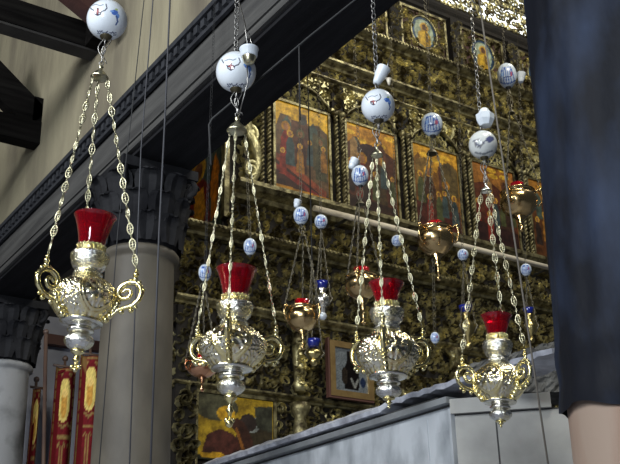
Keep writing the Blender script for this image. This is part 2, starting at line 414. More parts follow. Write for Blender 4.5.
# ================================================================== PARAPET
XP = 3.77
def lineXP(px, py): return PX(px, py, XP)
ztopP = lineXP(330, 421).z; zc1 = lineXP(330, 433).z; zm1 = lineXP(330, 441).z
par = empty('marble_parapet', loc=(XP,5.5,0)); l = Vector((XP,5.5,0))
YC = lineXP(455,420).y
d2 = Vector((.68,-.733,0)); n2 = Vector((-.733,-.68,0))
rel(MB().box((XP,YC,0),(XP+.25,YI-.12,zm1)), 'wall_slab', 'marble', par, l)
# face after the corner
def face2(mb, s0, s1, z0, z1, out, thick=.2):
    c = Vector((XP,YC,0)); a_ = c+d2*s0+n2*out; b_ = c+d2*s1+n2*out; 
    mb.hexa([a_+UP*z0, b_+UP*z0, b_+UP*z1, a_+UP*z1], -n2*(thick+out))
mb = MB(); zf = PH(500,397,5.25).z; zf = zm1+.02
face2(mb, 0, 1.15, 0, zf-.09, 0); rel(mb, 'end_slab', 'marble_shaded', par, l)
mb = MB(); face2(mb, -.02, .53, zf-.082, zf, .03); rel(mb, 'end_band', 'marble_shaded', par, l)
mb = MB(); face2(mb, .0, 1.14, zf-.09, zf-.082, .001, .1)
for s in (.22,): face2(mb, s, s+.008, 0, zf-.09, .003, .05)
mb.box((XP-.003,YC,zm1-.012),(XP+.05,YI-.13,zm1-.001))
rel(mb, 'joint', 'joint', par, l)
mb = MB()
# moulding: two steps
mb.box((XP-.055,YC+.0,zm1+.0),(XP+.25,YI-.12,zm1+.035)).box((XP-.035,YC+.02,zm1+.035),(XP+.25,YI-.12,zc1-.012))
rel(mb, 'moulding', 'mould', par, l)
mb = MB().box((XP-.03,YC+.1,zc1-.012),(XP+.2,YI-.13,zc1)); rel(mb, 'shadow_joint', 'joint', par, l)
# coping with a sloping weathered front, broken near its end
mb = MB(); rnd = random.Random(11); N = 70; ys = [YI-.13-(YI-.13-3.35)*i/N for i in range(N+1)]; o = 0
cs = []
for i, yy in enumerate(ys):
    q = i/N; w = .006*rnd.uniform(-1,1); grow = .03*q-.035*q
    lowb = zc1+.0 + (0 if yy > 4.72 else .035+.012*rnd.random()) ; fr = XP-.085+(0 if yy > 4.72 else .05)+w
    sec = [(XP+.25, lowb), (fr+.0, lowb), (fr-.005, lowb+.03+w), (XP+.03, ztopP+grow+.01+w), (XP+.25, ztopP+grow+.03)]
    mb.v += [Vector((x, yy, z)) for x, z in sec]
for i in range(N):
    for k in range(5):
        a_, b_ = i*5+k, i*5+(k+1)%5; mb.f.append((a_, b_, b_+5, a_+5)); mb.sm.append(False)
mb.f += [(0,1,2,3,4), tuple(N*5+k for k in (4,3,2,1,0))]; mb.sm += [False]*2
rel(mb, 'coping', 'coping', par, l)
mb = MB()
yv = lineXP(428, 440).y
mb.box((XP-.004,yv-.006,0),(XP+.05,yv+.006,zm1-.04)); 
mb.box((XP-.03,YC,0),(XP+.02,YC+.02,zm1-.03)); mb.box((XP-.012,YC+.03,0),(XP-.001,yv-.02,zm1-.14))
rel(mb, 'panel_frame', 'marble', par, l)
tag(par, 'pale blue-grey marble parapet with broken coping slab running below the lamps', 'wall')
# rough stone behind
mb = MB(); c = [PH(455,392,6.1), PH(572,392,6.1), PH(575,336,6.1), PH(470,364,6.1)]
cl = c[0]; nx, ny = 26, 10; dv = fh*.35; vs = []
front = []
for j in range(ny+1):
    for i in range(nx+1):
        u, v = i/nx, j/ny; p = c[0]*(1-u)*(1-v)+c[1]*u*(1-v)+c[2]*u*v+c[3]*(1-u)*v
        front.append(p + fh*random.uniform(-.012,.012)+UP*(random.uniform(-.008,.008) if j == ny else 0))
mb.v += front
for j in range(ny):
    for i in range(nx): a_ = j*(nx+1)+i; mb.f.append((a_,a_+1,a_+nx+2,a_+nx+1)); mb.sm.append(False)
ring = list(range(nx+1))+[j*(nx+1)+nx for j in range(1,ny+1)]+[ny*(nx+1)+i for i in range(nx-1,-1,-1)]+[j*(nx+1) for j in range(ny-1,0,-1)]
o = len(mb.v); mb.v += [front[i]+dv for i in ring]
for k in range(len(ring)): k2 = (k+1)%len(ring); mb.f.append((ring[k], o+k, o+k2, ring[k2])); mb.sm.append(False)
mb.f.append(tuple(range(o, o+len(ring)))); mb.sm.append(False)
tag(mb.build('rough_stone_block', 'rough_stone', loc=c[0]), 'rough grey stone block behind the rightmost big lamp', 'stone')

# ================================================================== ICONOSTASIS
ico = empty('iconostasis', loc=(6.2,YI,0)); LI = Vector((6.2,YI,0))
def leaf(mb, x, z, y, s, rot, curl, th, wd=.17):
    """one curled raised leaf on the plane Y=y (outwards is -Y)"""
    n = 6; pts = []; an = rot; px, pz = x, z; st = s/n
    for i in range(n+1):
        pts.append((px, pz, an)); px += math.cos(an)*st; pz += math.sin(an)*st; an += curl*(1+i*.28)/n
    o = len(mb.v)
    for i, (a_, b_, t) in enumerate(pts):
        q = i/n; w = s*wd*math.sin(PI*(.12+.80*q))+.002; nx_, nz_ = -math.sin(t), math.cos(t)
        hgt = th*math.sin(PI*(.15+.7*q))
        mb.v += [Vector((a_+nx_*w, y, b_+nz_*w)), Vector((a_, y-hgt, b_)), Vector((a_-nx_*w, y, b_-nz_*w))]
    for i in range(n):
        a_ = o+i*3; mb.f += [(a_, a_+3, a_+4, a_+1), (a_+1, a_+4, a_+5, a_+2)]; mb.sm += [False, False]
def scroll_fill(mb, x0, x1, z0, z1, y, step, s, th, rnd, skip=None):
    if skip is None and not mb.f: mb.box((x0+.003,y-.0005,z0+.003),(x1-.003,y+.0008,z1-.003)); mb.back = ('ground', 6)
    """rows of paired scrolls with leaves sprouting, as carved vines"""
    nx = max(1, int((x1-x0)/step)); nz = max(1, int((z1-z0)/step)); sx = (x1-x0)/nx; sz = (z1-z0)/nz
    for i in range(nx):
        for j in range(nz):
            cx = x0+(i+.5)*sx+rnd.uniform(-.2,.2)*sx; cz = z0+(j+.5)*sz+rnd.uniform(-.2,.2)*sz
            if skip and skip(cx, cz): continue
            sgn = 1 if (i+j) % 2 else -1; base = rnd.uniform(0, 2*PI)
            leaf(mb, cx, cz, y, s*rnd.uniform(1.4,2.3), base, sgn*rnd.uniform(1.6,3.0), th*rnd.uniform(.8,1.4), .095)
            if rnd.random() < .8: leaf(mb, cx, cz, y, s*rnd.uniform(.7,1.3), base+sgn*2.2, -sgn*rnd.uniform(.6,2), th*rnd.uniform(.6,1.6), .15)
def part(mb, name, m): return rel(mb, name, m, ico, LI)
XL, XR = 4.02, 9.6
# backing panels (carcass)
mb = MB().box((XL,YI,4.96),(XR,YI+.9,8.6)).box((3.5,YI,0),(XR,YI+.7,4.96))
part(mb, 'carcass', 'ground')
rnd = random.Random(21)
def cornice(z0, z1, out, x0=XL, x1=XR, m='gold_dull', dent=False, egg=False):
    mb = MB(); h = z1-z0
    prof = [(0,z0),(out*.35,z0+h*.1),(out*.45,z0+h*.35),(out*.8,z0+h*.55),(out,z0+h*.75),(out,z0+h),(0,z0+h)]
    o = len(mb.v)
    for x in (x0-.0, x1):
        mb.v += [Vector((x, YI-a_, b_)) for a_, b_ in prof]
    n = len(prof)
    for k in range(n): k2 = (k+1)%n; mb.f.append((o+k, o+k2, o+n+k2, o+n+k)); mb.sm.append(False)
    mb.f += [tuple(range(n)), tuple(range(2*n-1,n-1,-1))]; mb.sm += [False]*2
    if dent:
        x = x0
        while x < x1: mb.box((x,YI-out-.012,z0+h*.8),(x+.022,YI-out+.004,z0+h*.98)); x += .045
    return part(mb, 'cornice', m)
cornice(8.36, 8.50, .07, m='ground')
cornice(7.60, 7.70, .12, dent=True)
cornice(7.10, 7.20, .10)
cornice(6.93, 6.99, .05)
cornice(5.36, 5.52, .20)
cornice(4.93, 5.02, .17, x0=3.5, dent=True)
cornice(4.30, 4.38, .06, x0=3.5)
cornice(3.58, 3.64, .07, x0=3.5)
# friezes
def frieze(x0, x1, z0, z1, step, s, th, m='gold_carve', skip=None, name='frieze'):
    mb = MB(); scroll_fill(mb, x0, x1, z0, z1, YI-.001, step, s, th, rnd, skip); return part(mb, name, m)
frieze(4.3, XR, 7.20, 7.60, .052, .062, .034)
frieze(4.1, XR, 6.985, 7.10, .05, .055, .025)
frieze(XL+.01, XR, 5.03, 5.34, .055, .055, .035)
frieze(3.52, XR, 4.40, 4.92, .056, .055, .04)
frieze(3.52, XR, 3.66, 4.29, .060, .058, .04)
frieze(4.5, XR, 3.0, 3.57, .06, .06, .03)
# crest openwork with daylight behind
mb = MB(); r2_ = random.Random(31)
x = XL+.1
while x < XR:
    for k in range(7):
        z = 8.60+.105*k; xx = x+r2_.uniform(-.02,.02); rr = r2_.uniform(.03,.05)
        n = 9; st = r2_.uniform(0,6); sg = r2_.choice((-1,1))
        pts = [(xx+rr*(1-.5*i/n)*math.cos(st+sg*i*.75), YI-.01, z+rr*(1-.5*i/n)*math.sin(st+sg*i*.75)) for i in range(n)]
        mb.tube(pts, [.019-.0012*i for i in range(n)], 5)
        if r2_.random() < .75: leaf(mb, xx, z, YI-.01, .12, r2_.uniform(0,6), r2_.uniform(-2,2), .02, .13)
    x += .088
for z in (8.535, 8.95): mb.box((XL,YI-.02,z-.012),(XR,YI+.005,z+.008))
part(mb, 'openwork_crest', 'gold_carve')
# tier of medallions
MC = [4.75, 5.63, 6.50, 7.40, 8.33, 9.2]
for i, cx in enumerate(MC):
    mb = MB(); skip = lambda x, z, c=cx: ((x-c)/.20)**2+((z-8.03)/.225)**2 < 1
    mb.box((cx-.34,YI-.03,7.74),(cx-.31,YI-.0005,8.32)).box((cx+.31,YI-.03,7.74),(cx+.34,YI-.0005,8.32)).box((cx-.31,YI-.03,7.74),(cx+.31,YI-.0005,7.77)).box((cx-.31,YI-.03,8.29),(cx+.31,YI-.0005,8.32))
    part(mb, 'panel_moulding', 'gold_dull')
    mb = MB().box((cx-.305,YI-.012,7.775),(cx+.305,YI-.0008,8.285)); mb.back = ('ground_red', 6); scroll_fill(mb, cx-.30, cx+.30, 7.78, 8.28, YI-.013, .05, .058, .03, rnd, skip); part(mb, 'corner_carving', 'gold_carve')
    part(MB().tube([(cx+.19*math.cos(t*PI/16), YI-.02, 8.03+.215*math.sin(t*PI/16)) for t in range(32)], .014, 6, closed=True), 'medallion_ring', 'gold_dull')
for x in [5.19, 6.06, 6.95, 7.87, 8.77]:
    mb = MB().box((x-.07,YI-.07,7.71),(x+.07,YI-.0005,8.35)); part(mb, 'pilaster', 'ground')
    mb = MB(); scroll_fill(mb, x-.06, x+.06, 7.73, 8.33, YI-.071, .055, .055, .02, rnd); part(mb, 'pilaster_carving', 'gold_dull')
# twisted colonnettes and arches of the icon tier
IC = [4.81, 5.66, 6.52, 7.36, 8.22]; IW = .33; IZ0, IZ1 = 5.61, 6.60
def twisted(mb, x, z0, z1, r, y, turns=9):
    mb.lathe([(r*1.5,z0),(r*1.5,z0+.03),(r*1.0,z0+.045)], 12, (x,y,0)).lathe([(r,z1-.05),(r*1.6,z1-.03),(r*1.6,z1)], 12, (x,y,0))
    zz0, zz1 = z0+.04, z1-.04
    for ph in (0, PI):
        n = int(turns*10); pts = []
        for i in range(n+1):
            t = i/n; an = ph+t*turns*2*PI; pts.append((x+r*.5*math.cos(an), y+r*.5*math.sin(an), zz0+(zz1-zz0)*t))
        mb.tube(pts, r*.55, 5)
for x in [4.37, 5.235, 6.09, 6.94, 7.79, 8.64]:
    for dx in (-.038, .038):
        mb = MB(); twisted(mb, x+dx, 5.53, 6.60, .026, YI-.055, 11); part(mb, 'colonnette', 'gold_dull')
    mb = MB(); scroll_fill(mb, x-.07, x+.07, 6.60, 6.93, YI-.04, .05, .06, .03, rnd); mb.box((x-.075,YI-.045,6.60),(x+.075,YI-.001,6.64)); part(mb, 'capital', 'gold_carve')
for cx in IC:
    mb = MB(); n = 22; o = 0
    def archz(t): return 6.60+.20*math.sin(PI*t)**.7
    # spandrel plate above arch
    for k in range(n+1):
        t = k/n; x = cx-IW+2*IW*t; z = archz(t)
        mb.v += [Vector((x,YI-.03,z)), Vector((x,YI-.03,6.93)), Vector((x,YI-.001,z)), Vector((x,YI-.001,6.93))]
    for k in range(n):
        a_ = k*4; mb.f += [(a_,a_+4,a_+5,a_+1), (a_+2,a_+6,a_+4,a_)]; mb.sm += [False]*2
    part(mb, 'spandrel', 'gold_bright')
    mb = MB(); skip = lambda x, z, c=cx: z < archz(max(0,min(1,(x-c+IW)/(2*IW))))+.02
    scroll_fill(mb, cx-IW, cx+IW, 6.62, 6.92, YI-.031, .045, .055, .022, rnd, skip); part(mb, 'spandrel_carving', 'gold_carve')
    mb = MB().tube([(cx-IW+2*IW*k/n, YI-.045, archz(k/n)-.01) for k in range(n+1)], .016, 6); part(mb, 'arch_moulding', 'gold_dull')
    # field behind the arch head, above the icon
    mb = MB()
    scroll_fill(mb, cx-IW+.02, cx+IW-.02, 6.57, 6.82, YI-.003, .045, .05, .02, rnd, lambda x, z, c=cx: z > archz(max(0,min(1,(x-c+IW)/(2*IW))))-.03); part(mb, 'lunette_carving', 'gold_bright')
# left console bracket and side post
mb = MB()
for k in range(26):
    pass
pts = []
for i in range(30):
    t = i/29; pts.append((4.20+.07*math.sin(t*2.2*PI), YI-.05-.03*math.sin(t*PI), 5.55+1.05*t))
mb.tube(pts, [.032+.022*abs(math.sin(i*.45)) for i in range(30)], 8)
for sgn, zc in ((1,5.68),(-1,6.05),(1,6.4)):
    mb.tube([(4.20+.08*(1-i/24)*math.cos(i*.5)*sgn, YI-.09, zc+.10*(1-i/24)*math.sin(i*.5)) for i in range(20)], .022, 6)
scroll_fill(mb, 4.08, 4.32, 5.55, 6.6, YI-.03, .07, .07, .05, rnd); part(mb, 'console_scroll', 'gold_bright')
# lower posts
mb = MB().box((3.52,YI-.05,2.2),(3.71,YI-.0005,4.28)); part(mb, 'corner_post', 'ground')
mb = MB(); scroll_fill(mb, 3.53, 3.70, 2.3, 3.55, YI-.052, .06, .085, .05, rnd); part(mb, 'post_carving', 'gold_dull'); mb = MB(); scroll_fill(mb, 3.53, 3.70, 3.66, 4.28, YI-.052, .07, .07, .03, rnd); part(mb, 'post_carving', 'gold_dull')
for x in (4.68, 5.85, 6.5, 7.2):
    mb = MB(); mb.lathe([(.06,2.8),(.06,3.0),(.045,3.02),(.062,3.1),(.07,3.3),(.05,3.44),(.085,3.5),(.09,3.56)], 16, (x,YI-.10,0)); part(mb, 'baluster', 'gold_dull')
    mb = MB(); mb.lathe([(.05,3.66),(.07,3.72),(.045,3.76),(.06,3.9),(.065,4.05),(.05,4.2),(.09,4.26),(.09,4.30)], 16, (x,YI-.10,0))
    scroll_fill(mb, x-.07, x+.07, 3.7, 4.25, YI-.15, .06, .06, .03, rnd); part(mb, 'column_carving', 'gold_carve')
for (x0_, x1_) in ((3.74,4.46),):
    mb = MB().box((x0_-.03,YI-.03,3.57),(x1_+.03,YI-.001,3.60)).box((x1_,YI-.03,2.7),(x1_+.03,YI-.001,3.57)).box((x0_-.03,YI-.03,2.7),(x0_,YI-.001,3.57)); part(mb, 'panel_moulding', 'gold_dull')
# side face of the upper tier (towards the colonnade)
mb = MB().box((XL-.03,YI+.02,5.9+.25),(XL-.0005,YI+.88,6.21)).box((XL-.05,YI+.0,5.2),(XL-.0005,YI+.07,6.6)); part(mb, 'side_moulding', 'gold_dull')
tag(ico, 'tall carved and gilded icon screen filling the background behind the lamps', 'screen')

# ---- icons
Yl, Gd, Rd, Br, Dk, Gr, Bl = srgb(205,160,40), srgb(170,120,30), srgb(125,35,25), srgb(85,50,32), srgb(30,24,20), srgb(90,90,62), srgb(60,80,100)
fl = srgb(150,105,70)
def fig(x, y, s, robe, halo=Gd, robe2=None):
    L = [('e', x, y+.20*s, .075*s, .055*s, halo), ('e', x, y+.195*s, .042*s, .038*s, fl),
         ('p', [(x-.035*s,y+.155*s),(x+.035*s,y+.155*s),(x+.095*s,y+.06*s),(x+.11*s,y-.25*s),(x-.11*s,y-.25*s),(x-.09*s,y+.06*s)], robe)]
    if robe2: L.append(('p', [(x-.03*s,y+.12*s),(x+.07*s,y+.02*s),(x+.05*s,y-.22*s),(x-.06*s,y-.2*s)], robe2))
    return L
scenes = [
 [('p',[(0,.68),(.1,.86),(.25,.86),(.3,.8),(.45,.8),(.47,.92),(.58,.92),(.62,.8),(.8,.84),(1,.76),(1,0),(0,0)],srgb(98,75,52)), ('p',[(.3,.4),(.3,.82),(.62,.82),(.62,.4)],srgb(92,58,40)), ('p',[(.70,.3),(.70,.74),(1,.70),(1,.3)],srgb(80,72,48)),
  ('e',.52,.84,.07,.05,srgb(60,60,60))]+fig(.2,.5,1.1,Rd)+fig(.47,.48,1.0,srgb(70,40,32),Gr)+fig(.85,.45,1,srgb(70,68,48),Gr)+
  [('p',[(.0,.38),(.1,.36),(1,.02),(1,0),(0,0)],srgb(60,34,26)), ('l',[(.0,.36),(.9,.06)],.04,srgb(140,70,45)), ('l',[(.0,.24),(.8,.0)],.03,srgb(120,38,28)),('p',[(0,.0),(1,0),(1,.02),(0,.045)],Gd)],
 [('p',[(0,.75),(.2,.86),(.35,.70),(.6,.82),(1,.7),(1,0),(0,0)],srgb(80,45,30)), ('e',.45,.70,.25,.10,srgb(55,35,35))]+fig(.3,.35,1.3,srgb(110,45,35))+fig(.65,.4,1.2,srgb(70,55,35))+[('p',[(0,.15),(1,.1),(1,0),(0,0)],srgb(55,35,25))],
 [('p',[(0,.80),(.12,.9),(.3,.74),(.5,.70),(.7,.86),(.9,.86),(1,.8),(1,0),(0,0)],srgb(125,85,35)), ('p',[(.05,.5),(.05,.8),(.28,.86),(.35,.5)],srgb(118,92,48)), ('p',[(.6,.45),(.6,.8),(.8,.88),(1,.78),(1,.45)],srgb(95,80,48))]+fig(.33,.42,1.35,srgb(70,45,30),srgb(200,150,50))+fig(.7,.35,1.1,srgb(70,60,40))+[('p',[(0,.3),(.5,.22),(1,.28),(1,0),(0,0)],srgb(75,35,25))],
 [('p',[(0,.72),(.4,.8),(.7,.7),(1,.8),(1,0),(0,0)],srgb(85,45,28))]+fig(.35,.4,1.3,srgb(105,40,30))+fig(.72,.4,1.2,srgb(60,40,30))+[('p',[(0,.25),(1,.2),(1,0),(0,0)],srgb(50,28,26))],
 [('p',[(0,.78),(.5,.7),(1,.8),(1,0),(0,0)],srgb(90,55,30))]+fig(.45,.4,1.4,srgb(120,40,30)),
]
ilab = ['upright painted icon with yellow sky and red-robed figures, nearest the dark beam', 'painted icon behind the third ceramic ball from the left, brown robed figures',
        'painted icon of golden buildings behind the small blue-patterned ceramic egg', 'dark reddish painted icon between the rightmost big lamp chains', 'painted icon partly hidden beside the wrapped column']
bases = [srgb(215,170,40), srgb(190,135,45), srgb(195,145,45), srgb(150,100,45), srgb(160,110,45)]
rq = random.Random(77)
for sh in scenes:
    for k in range(5):
        fx, fy = .1+.2*k+rq.uniform(-.06,.06), rq.uniform(.22,.5)
        sh += fig(fx, fy, rq.uniform(.55,.8), rq.choice([srgb(130,45,32), srgb(60,75,80), srgb(150,105,45), srgb(75,80,50), srgb(48,36,32)]), srgb(205,160,60))
    for k in range(4): fx = rq.uniform(.05,.8); sh.insert(1, ('p', [(fx,.5),(fx,.78),(fx+.08,.85),(fx+.16,.78),(fx+.16,.5)], rq.choice([srgb(150,120,80), srgb(95,60,45), srgb(70,85,80)])))
    for k in range(5): sh.insert(0, ('e', rq.uniform(0,1), rq.uniform(.8,1), .12, .03, srgb(225,180,60)))
for cx, sh, lb, bc in zip(IC, scenes, ilab, bases):
    x0_, x1_ = cx-IW+.02, cx+IW-.02
    e = empty('icon_painting', loc=(cx,YI,IZ0)); l = Vector((cx,YI,IZ0))
    mb = painted_board([(x0_,YI-.022,IZ0),(x1_,YI-.022,IZ0),(x1_,YI-.022,IZ1-.05),(x0_,YI-.022,IZ1-.05)], (0,.018,0), 72, 108, lambda u, v, s=sh, b=bc: paint(u, v, b, s)); rel(mb, 'panel', 'icon', e, l)
    fr = MB(); t = .026; y0_ = YI-.036
    fr.box((x0_-t,y0_,IZ0-t),(x0_,YI-.004,IZ1-.05+t)).box((x1_,y0_,IZ0-t),(x1_+t,YI-.004,IZ1-.05+t)).box((x0_,y0_,IZ0-t),(x1_,YI-.004,IZ0)).box((x0_,y0_,IZ1-.05),(x1_,YI-.004,IZ1-.05+t))
    rel(fr, 'frame', 'gold_dull', e, l); tag(e, lb, 'icon', 'festival icons in the arcaded row')
# medallions
mlabs = {6.50:'round blue medallion icon of a saint in yellow, nearest the dark beam', 7.40:'round medallion icon behind the pale cord and chain at upper right', 8.33:'round medallion icon half hidden at the edge of the wrapped column'}
for cx in MC[2:5]:
    mb = MB(); cs = []; n = 40; rings = 16; rj = random.Random(4)
    sh = [('e',0,0,.78,.85,srgb(150,165,150)), ('e',0.03,.32,.34,.32,srgb(190,150,60)), ('e',.03,.30,.20,.22,srgb(95,65,45)), ('p',[(-.55,-.75),(-.5,-.1),(-.15,.12),(.2,.12),(.5,-.15),(.5,-.75),(0,-.95)],srgb(185,150,45)), ('p',[(.05,.1),(.3,-.05),(.3,-.6),(.15,-.55)],srgb(110,85,45))]
    mb.v.append(Vector((cx,YI-.028,8.03))); cs.append(paint(0,0,srgb(40,70,105),sh))
    for i in range(1, rings+1):
        for k in range(n):
            u, v = i/rings*math.cos(2*PI*k/n), i/rings*math.sin(2*PI*k/n)
            mb.v.append(Vector((cx+.18*u, YI-.028+.008*(i/rings)**2, 8.03+.205*v))); cs.append(jit(paint(u,v,srgb(38,66,100),sh),.15,rj))
    for k in range(n): mb.f.append((0,1+k,1+(k+1)%n)); mb.sm.append(True)
    for i in range(rings-1):
        for k in range(n): a_ = 1+i*n; mb.f.append((a_+k, a_+n+k, a_+n+(k+1)%n, a_+(k+1)%n)); mb.sm.append(True)
    o = len(mb.v)
    for k in range(n): p = mb.v[1+(rings-1)*n+k].copy(); p.y = YI-.0125; mb.v.append(p); cs.append(Dk)
    for k in range(n): a_ = 1+(rings-1)*n; mb.f.append((a_+k, o+k, o+(k+1)%n, a_+(k+1)%n)); mb.sm.append(False)
    mb.c = cs
    tag(mb.build('medallion_icon','icon',loc=(cx,YI-.02,8.03)), mlabs[cx], 'icon', 'round icons in the top row')
# landscape icon low left
sh = [('e',.22,.82,.30,.22,srgb(80,80,62)), ('e',.36,.72,.12,.12,Yl), ('e',.08,.9,.16,.2,srgb(80,80,62)), ('p',[(.55,.62),(.7,.55),(1,.6),(1,0),(.4,0)],srgb(55,48,34)), ('e',.70,.60,.12,.13,srgb(150,160,165)), ('e',.66,.62,.115,.14,srgb(50,40,38)),
      ('p',[(.05,.10),(.12,.38),(.28,.48),(.46,.42),(.55,.30),(.6,.08)],srgb(78,42,36)), ('p',[(.40,.58),(.5,.68),(.6,.62),(.72,.35),(.75,.0),(.55,.0),(.52,.4)],srgb(66,40,32)), ('l',[(.5,.5),(.62,.1)],.02,srgb(140,90,40)),
      ('p',[(.74,.88),(1,.92),(1,.5),(.78,.55)],srgb(58,60,50)), ('p',[(0,.0),(0,.06),(.4,.03),(.6,.0)],srgb(40,45,32)), ('p',[(.05,.03),(.02,.10),(.3,.12),(.38,.05),(.3,.02)],Yl)]
mb = painted_board([(3.745,YI-.022,3.03),(4.455,YI-.022,3.03),(4.455,YI-.022,3.565),(3.745,YI-.022,3.565)], (0,.018,0), 70, 54, lambda u, v: paint(u, v, srgb(170,142,38), sh))
tag(mb.build('icon_painting','icon',loc=(4.1,YI,3.03)), 'wide painted icon with yellow ground and kneeling dark figures, low behind the second big lamp', 'icon')
# side icon: angel in red with yellow wings
sh = [('p',[(0,0),(0,1),(1,1),(1,0)],srgb(75,95,95)), ('p',[(0,.55),(0,1),(.2,1),(.25,.6)],srgb(130,110,45)), ('e',.38,.80,.2,.11,srgb(195,150,45)), ('e',.38,.79,.12,.075,srgb(120,75,50)),
      ('p',[(.1,.62),(.3,.70),(.5,.70),(.68,.6),(.7,.3),(.62,.0),(.15,.0),(.1,.35)],srgb(120,30,25)), ('p',[(.3,.6),(.52,.62),(.6,.4),(.52,.28),(.28,.3)],srgb(215,150,40)), ('p',[(.70,.65),(.82,.85),(.92,.7),(.88,.35),(.74,.25)],srgb(215,130,30)), ('p',[(.0,.5),(.1,.6),(.14,.3),(.02,.2)],srgb(110,35,28)),
      ('p',[(.2,.0),(.3,.28),(.5,.25),(.55,.0)],srgb(85,95,100)), ('l',[(.78,.9),(.62,.3)],.012,srgb(60,40,30))]
mb = painted_board([(XL-.03,YI+.86,4.95),(XL-.03,YI+.08,4.95),(XL-.03,YI+.08,6.12),(XL-.03,YI+.86,6.12)], (.026,0,0), 46, 70, lambda u, v: paint(u, v, Dk, sh))
tag(mb.build('icon_painting','icon',loc=(XL-.02,YI+.45,4.95)), 'painted icon of a red-robed angel facing left at the screen end', 'icon')
# framed silver icon
e = empty('framed_icon', loc=(5.28,YI-.19,3.66)); l = Vector((5.28,YI-.19,3.66)); yf = YI-.22
x0_, x1_, z0_, z1_ = 5.03, 5.56, 3.66, 4.17; t = .055
x0_, x1_, z0_, z1_ = 4.93, 5.40, 3.64, 4.14
fr = MB().box((x0_,yf,z0_),(x0_+t,yf+.05,z1_)).box((x1_-t,yf,z0_),(x1_,yf+.05,z1_)).box((x0_+t,yf,z0_),(x1_-t,yf+.05,z0_+t)).box((x0_+t,yf,z1_-t),(x1_-t,yf+.05,z1_))
rel(fr, 'frame', 'gold_frame', e, l)
fr = MB().box((x0_-.02,yf+.005,z0_-.02),(x0_-.001,yf+.05,z1_+.02)).box((x0_-.001,yf+.005,z0_-.02),(x1_,yf+.05,z0_-.001)); rel(fr, 'frame_edge', 'red_wood', e, l)
sh = [('p',[(.3,.05),(.28,.5),(.4,.75),(.38,.95),(.58,.95),(.6,.7),(.75,.45),(.72,.05)],srgb(38,32,30)), ('e',.3,.35,.1,.2,srgb(70,60,50)), ('l',[(.5,.3),(.6,.12),(.7,.3)],.03,srgb(190,190,180)), ('e',.85,.25,.08,.12,srgb(60,75,110))]
mb = painted_board([(x0_+t,yf+.02,z0_+t),(x1_-t,yf+.02,z0_+t),(x1_-t,yf+.02,z1_-t),(x0_+t,yf+.02,z1_-t)], (0,.02,0), 40, 46, lambda u, v: paint(u, v, srgb(165,172,175), sh), .35, bow=lambda u, v: Vector((0,-.003*abs(math.sin(u*13+v*5)*math.sin(v*15-u*4)),0)))
rel(mb, 'embossed_panel', 'silver_icon', e, l)
rel(MB().box((5.1,yf+.05,3.85),(5.25,YI-.02,3.9)), 'wall_bracket', 'iron', e, l)
tag(e, 'framed silver icon in gold-brown frame beside the third big lamp', 'picture')

# pale rod hanging across the screen
a_, b_ = PY(314,208,6.75), PY(572,270,6.75); a2_ = Vector((a_.x, 6.75, a_.z)); b2_ = Vector((b_.x,6.75,a_.z))
e = empty('curtain_rod', loc=a2_)
rel(MB().tube([a2_, b2_], .028, 10), 'rod', 'rod', e, a2_)
for t in (.12, .5, .9): p = a2_.lerp(b2_, t); rel(MB().box((p.x-.01,6.76,p.z-.01),(p.x+.01,YI-.21,p.z+.01)), 'bracket', 'iron', e, a2_)
tag(e, 'long pale horizontal rod fixed across the front of the gilded screen', 'rod')
# dark post beside the middle column
p = PY(170,300,7.05); mb = MB().tube([(p.x,7.05,0),(p.x,7.05,5.2)], .03, 8); tag(mb.build('iron_post','iron',loc=(p.x,7.05,0)), 'thin dark upright pipe just right of the middle column', 'pipe')

# ================================================================== BANNERS (lower left)
YBn = 8.6
def banner(x0, x1, xt, ytop, yb, Y, label, sh, base):
    tl, tr = PY(x0+xt, ytop+8, Y), PY(x1+xt, ytop, Y)
    bl, br = PY(x0, yb, Y), PY(x1, yb, Y); w = tr.x-tl.x
    bl = Vector((tl.x,Y,1.2)); br = Vector((tr.x,Y,1.2)); tr.z = tl.z = (tr.z+tl.z)/2
    mb = painted_board([bl, br, tr, tl], (0,.012,0), 22, 150, lambda u, v: paint(u, v*(tl.z-1.2), base, sh(tl.z-1.2)), .25, bow=lambda u, v: Vector((0,.02*math.sin(u*7),0)))
    e = empty('church_banner', loc=bl); rel(mb, 'cloth', 'cloth', e, bl)
    rel(MB().tube([tl+Vector((-.03,0,.012)), tr+Vector((.03,0,.012))], .012, 8), 'top_bar', 'pole_wood', e, bl)
    mid = (tl+tr)/2+Vector((0,.05,0)); rel(MB().tube([Vector((mid.x,mid.y,0)), mid+Vector((0,0,.08))], .014, 8).ball(mid+Vector((0,0,.1)), .028), 'pole', 'pole_wood', e, bl)
    tag(e, label, 'banner', 'red banners at the lower left')
redc, gold_, crm = srgb(100,14,22), srgb(135,108,62), srgb(215,190,105)
def bsh(H):
    s = [('l',[(.08,0),(.08,H)],.035,gold_), ('l',[(.92,0),(.92,H)],.035,gold_), ('l',[(0,H-.02),(1,H-.02)],.012,gold_)]
    for k in range(12): z = H-.06-.05*k; s.append(('e', .08 if k%2 else .92, z, .06, .012, redc))
    s += [('e',.5,H-.30,.27,.20,crm), ('e',.5,H-.34,.12,.13,srgb(190,140,60)), ('e',.5,H-.24,.10,.04,srgb(225,190,110)), ('e',.3,H-.06,.08,.02,gold_),('e',.7,H-.06,.08,.02,gold_)]
    s += [('l',[(.1,H-.545),(.3,H-.51),(.5,H-.545),(.7,H-.51),(.9,H-.545)],.013,gold_), ('l',[(.1,H-.63),(.9,H-.63)],.014,gold_)]
    for k in range(4): x = .2+.2*k; s += [('l',[(x-.05,H-.95),(x-.05,H-.72),(x,H-.68),(x+.05,H-.72),(x+.05,H-.95)],.011,gold_)]
    return s
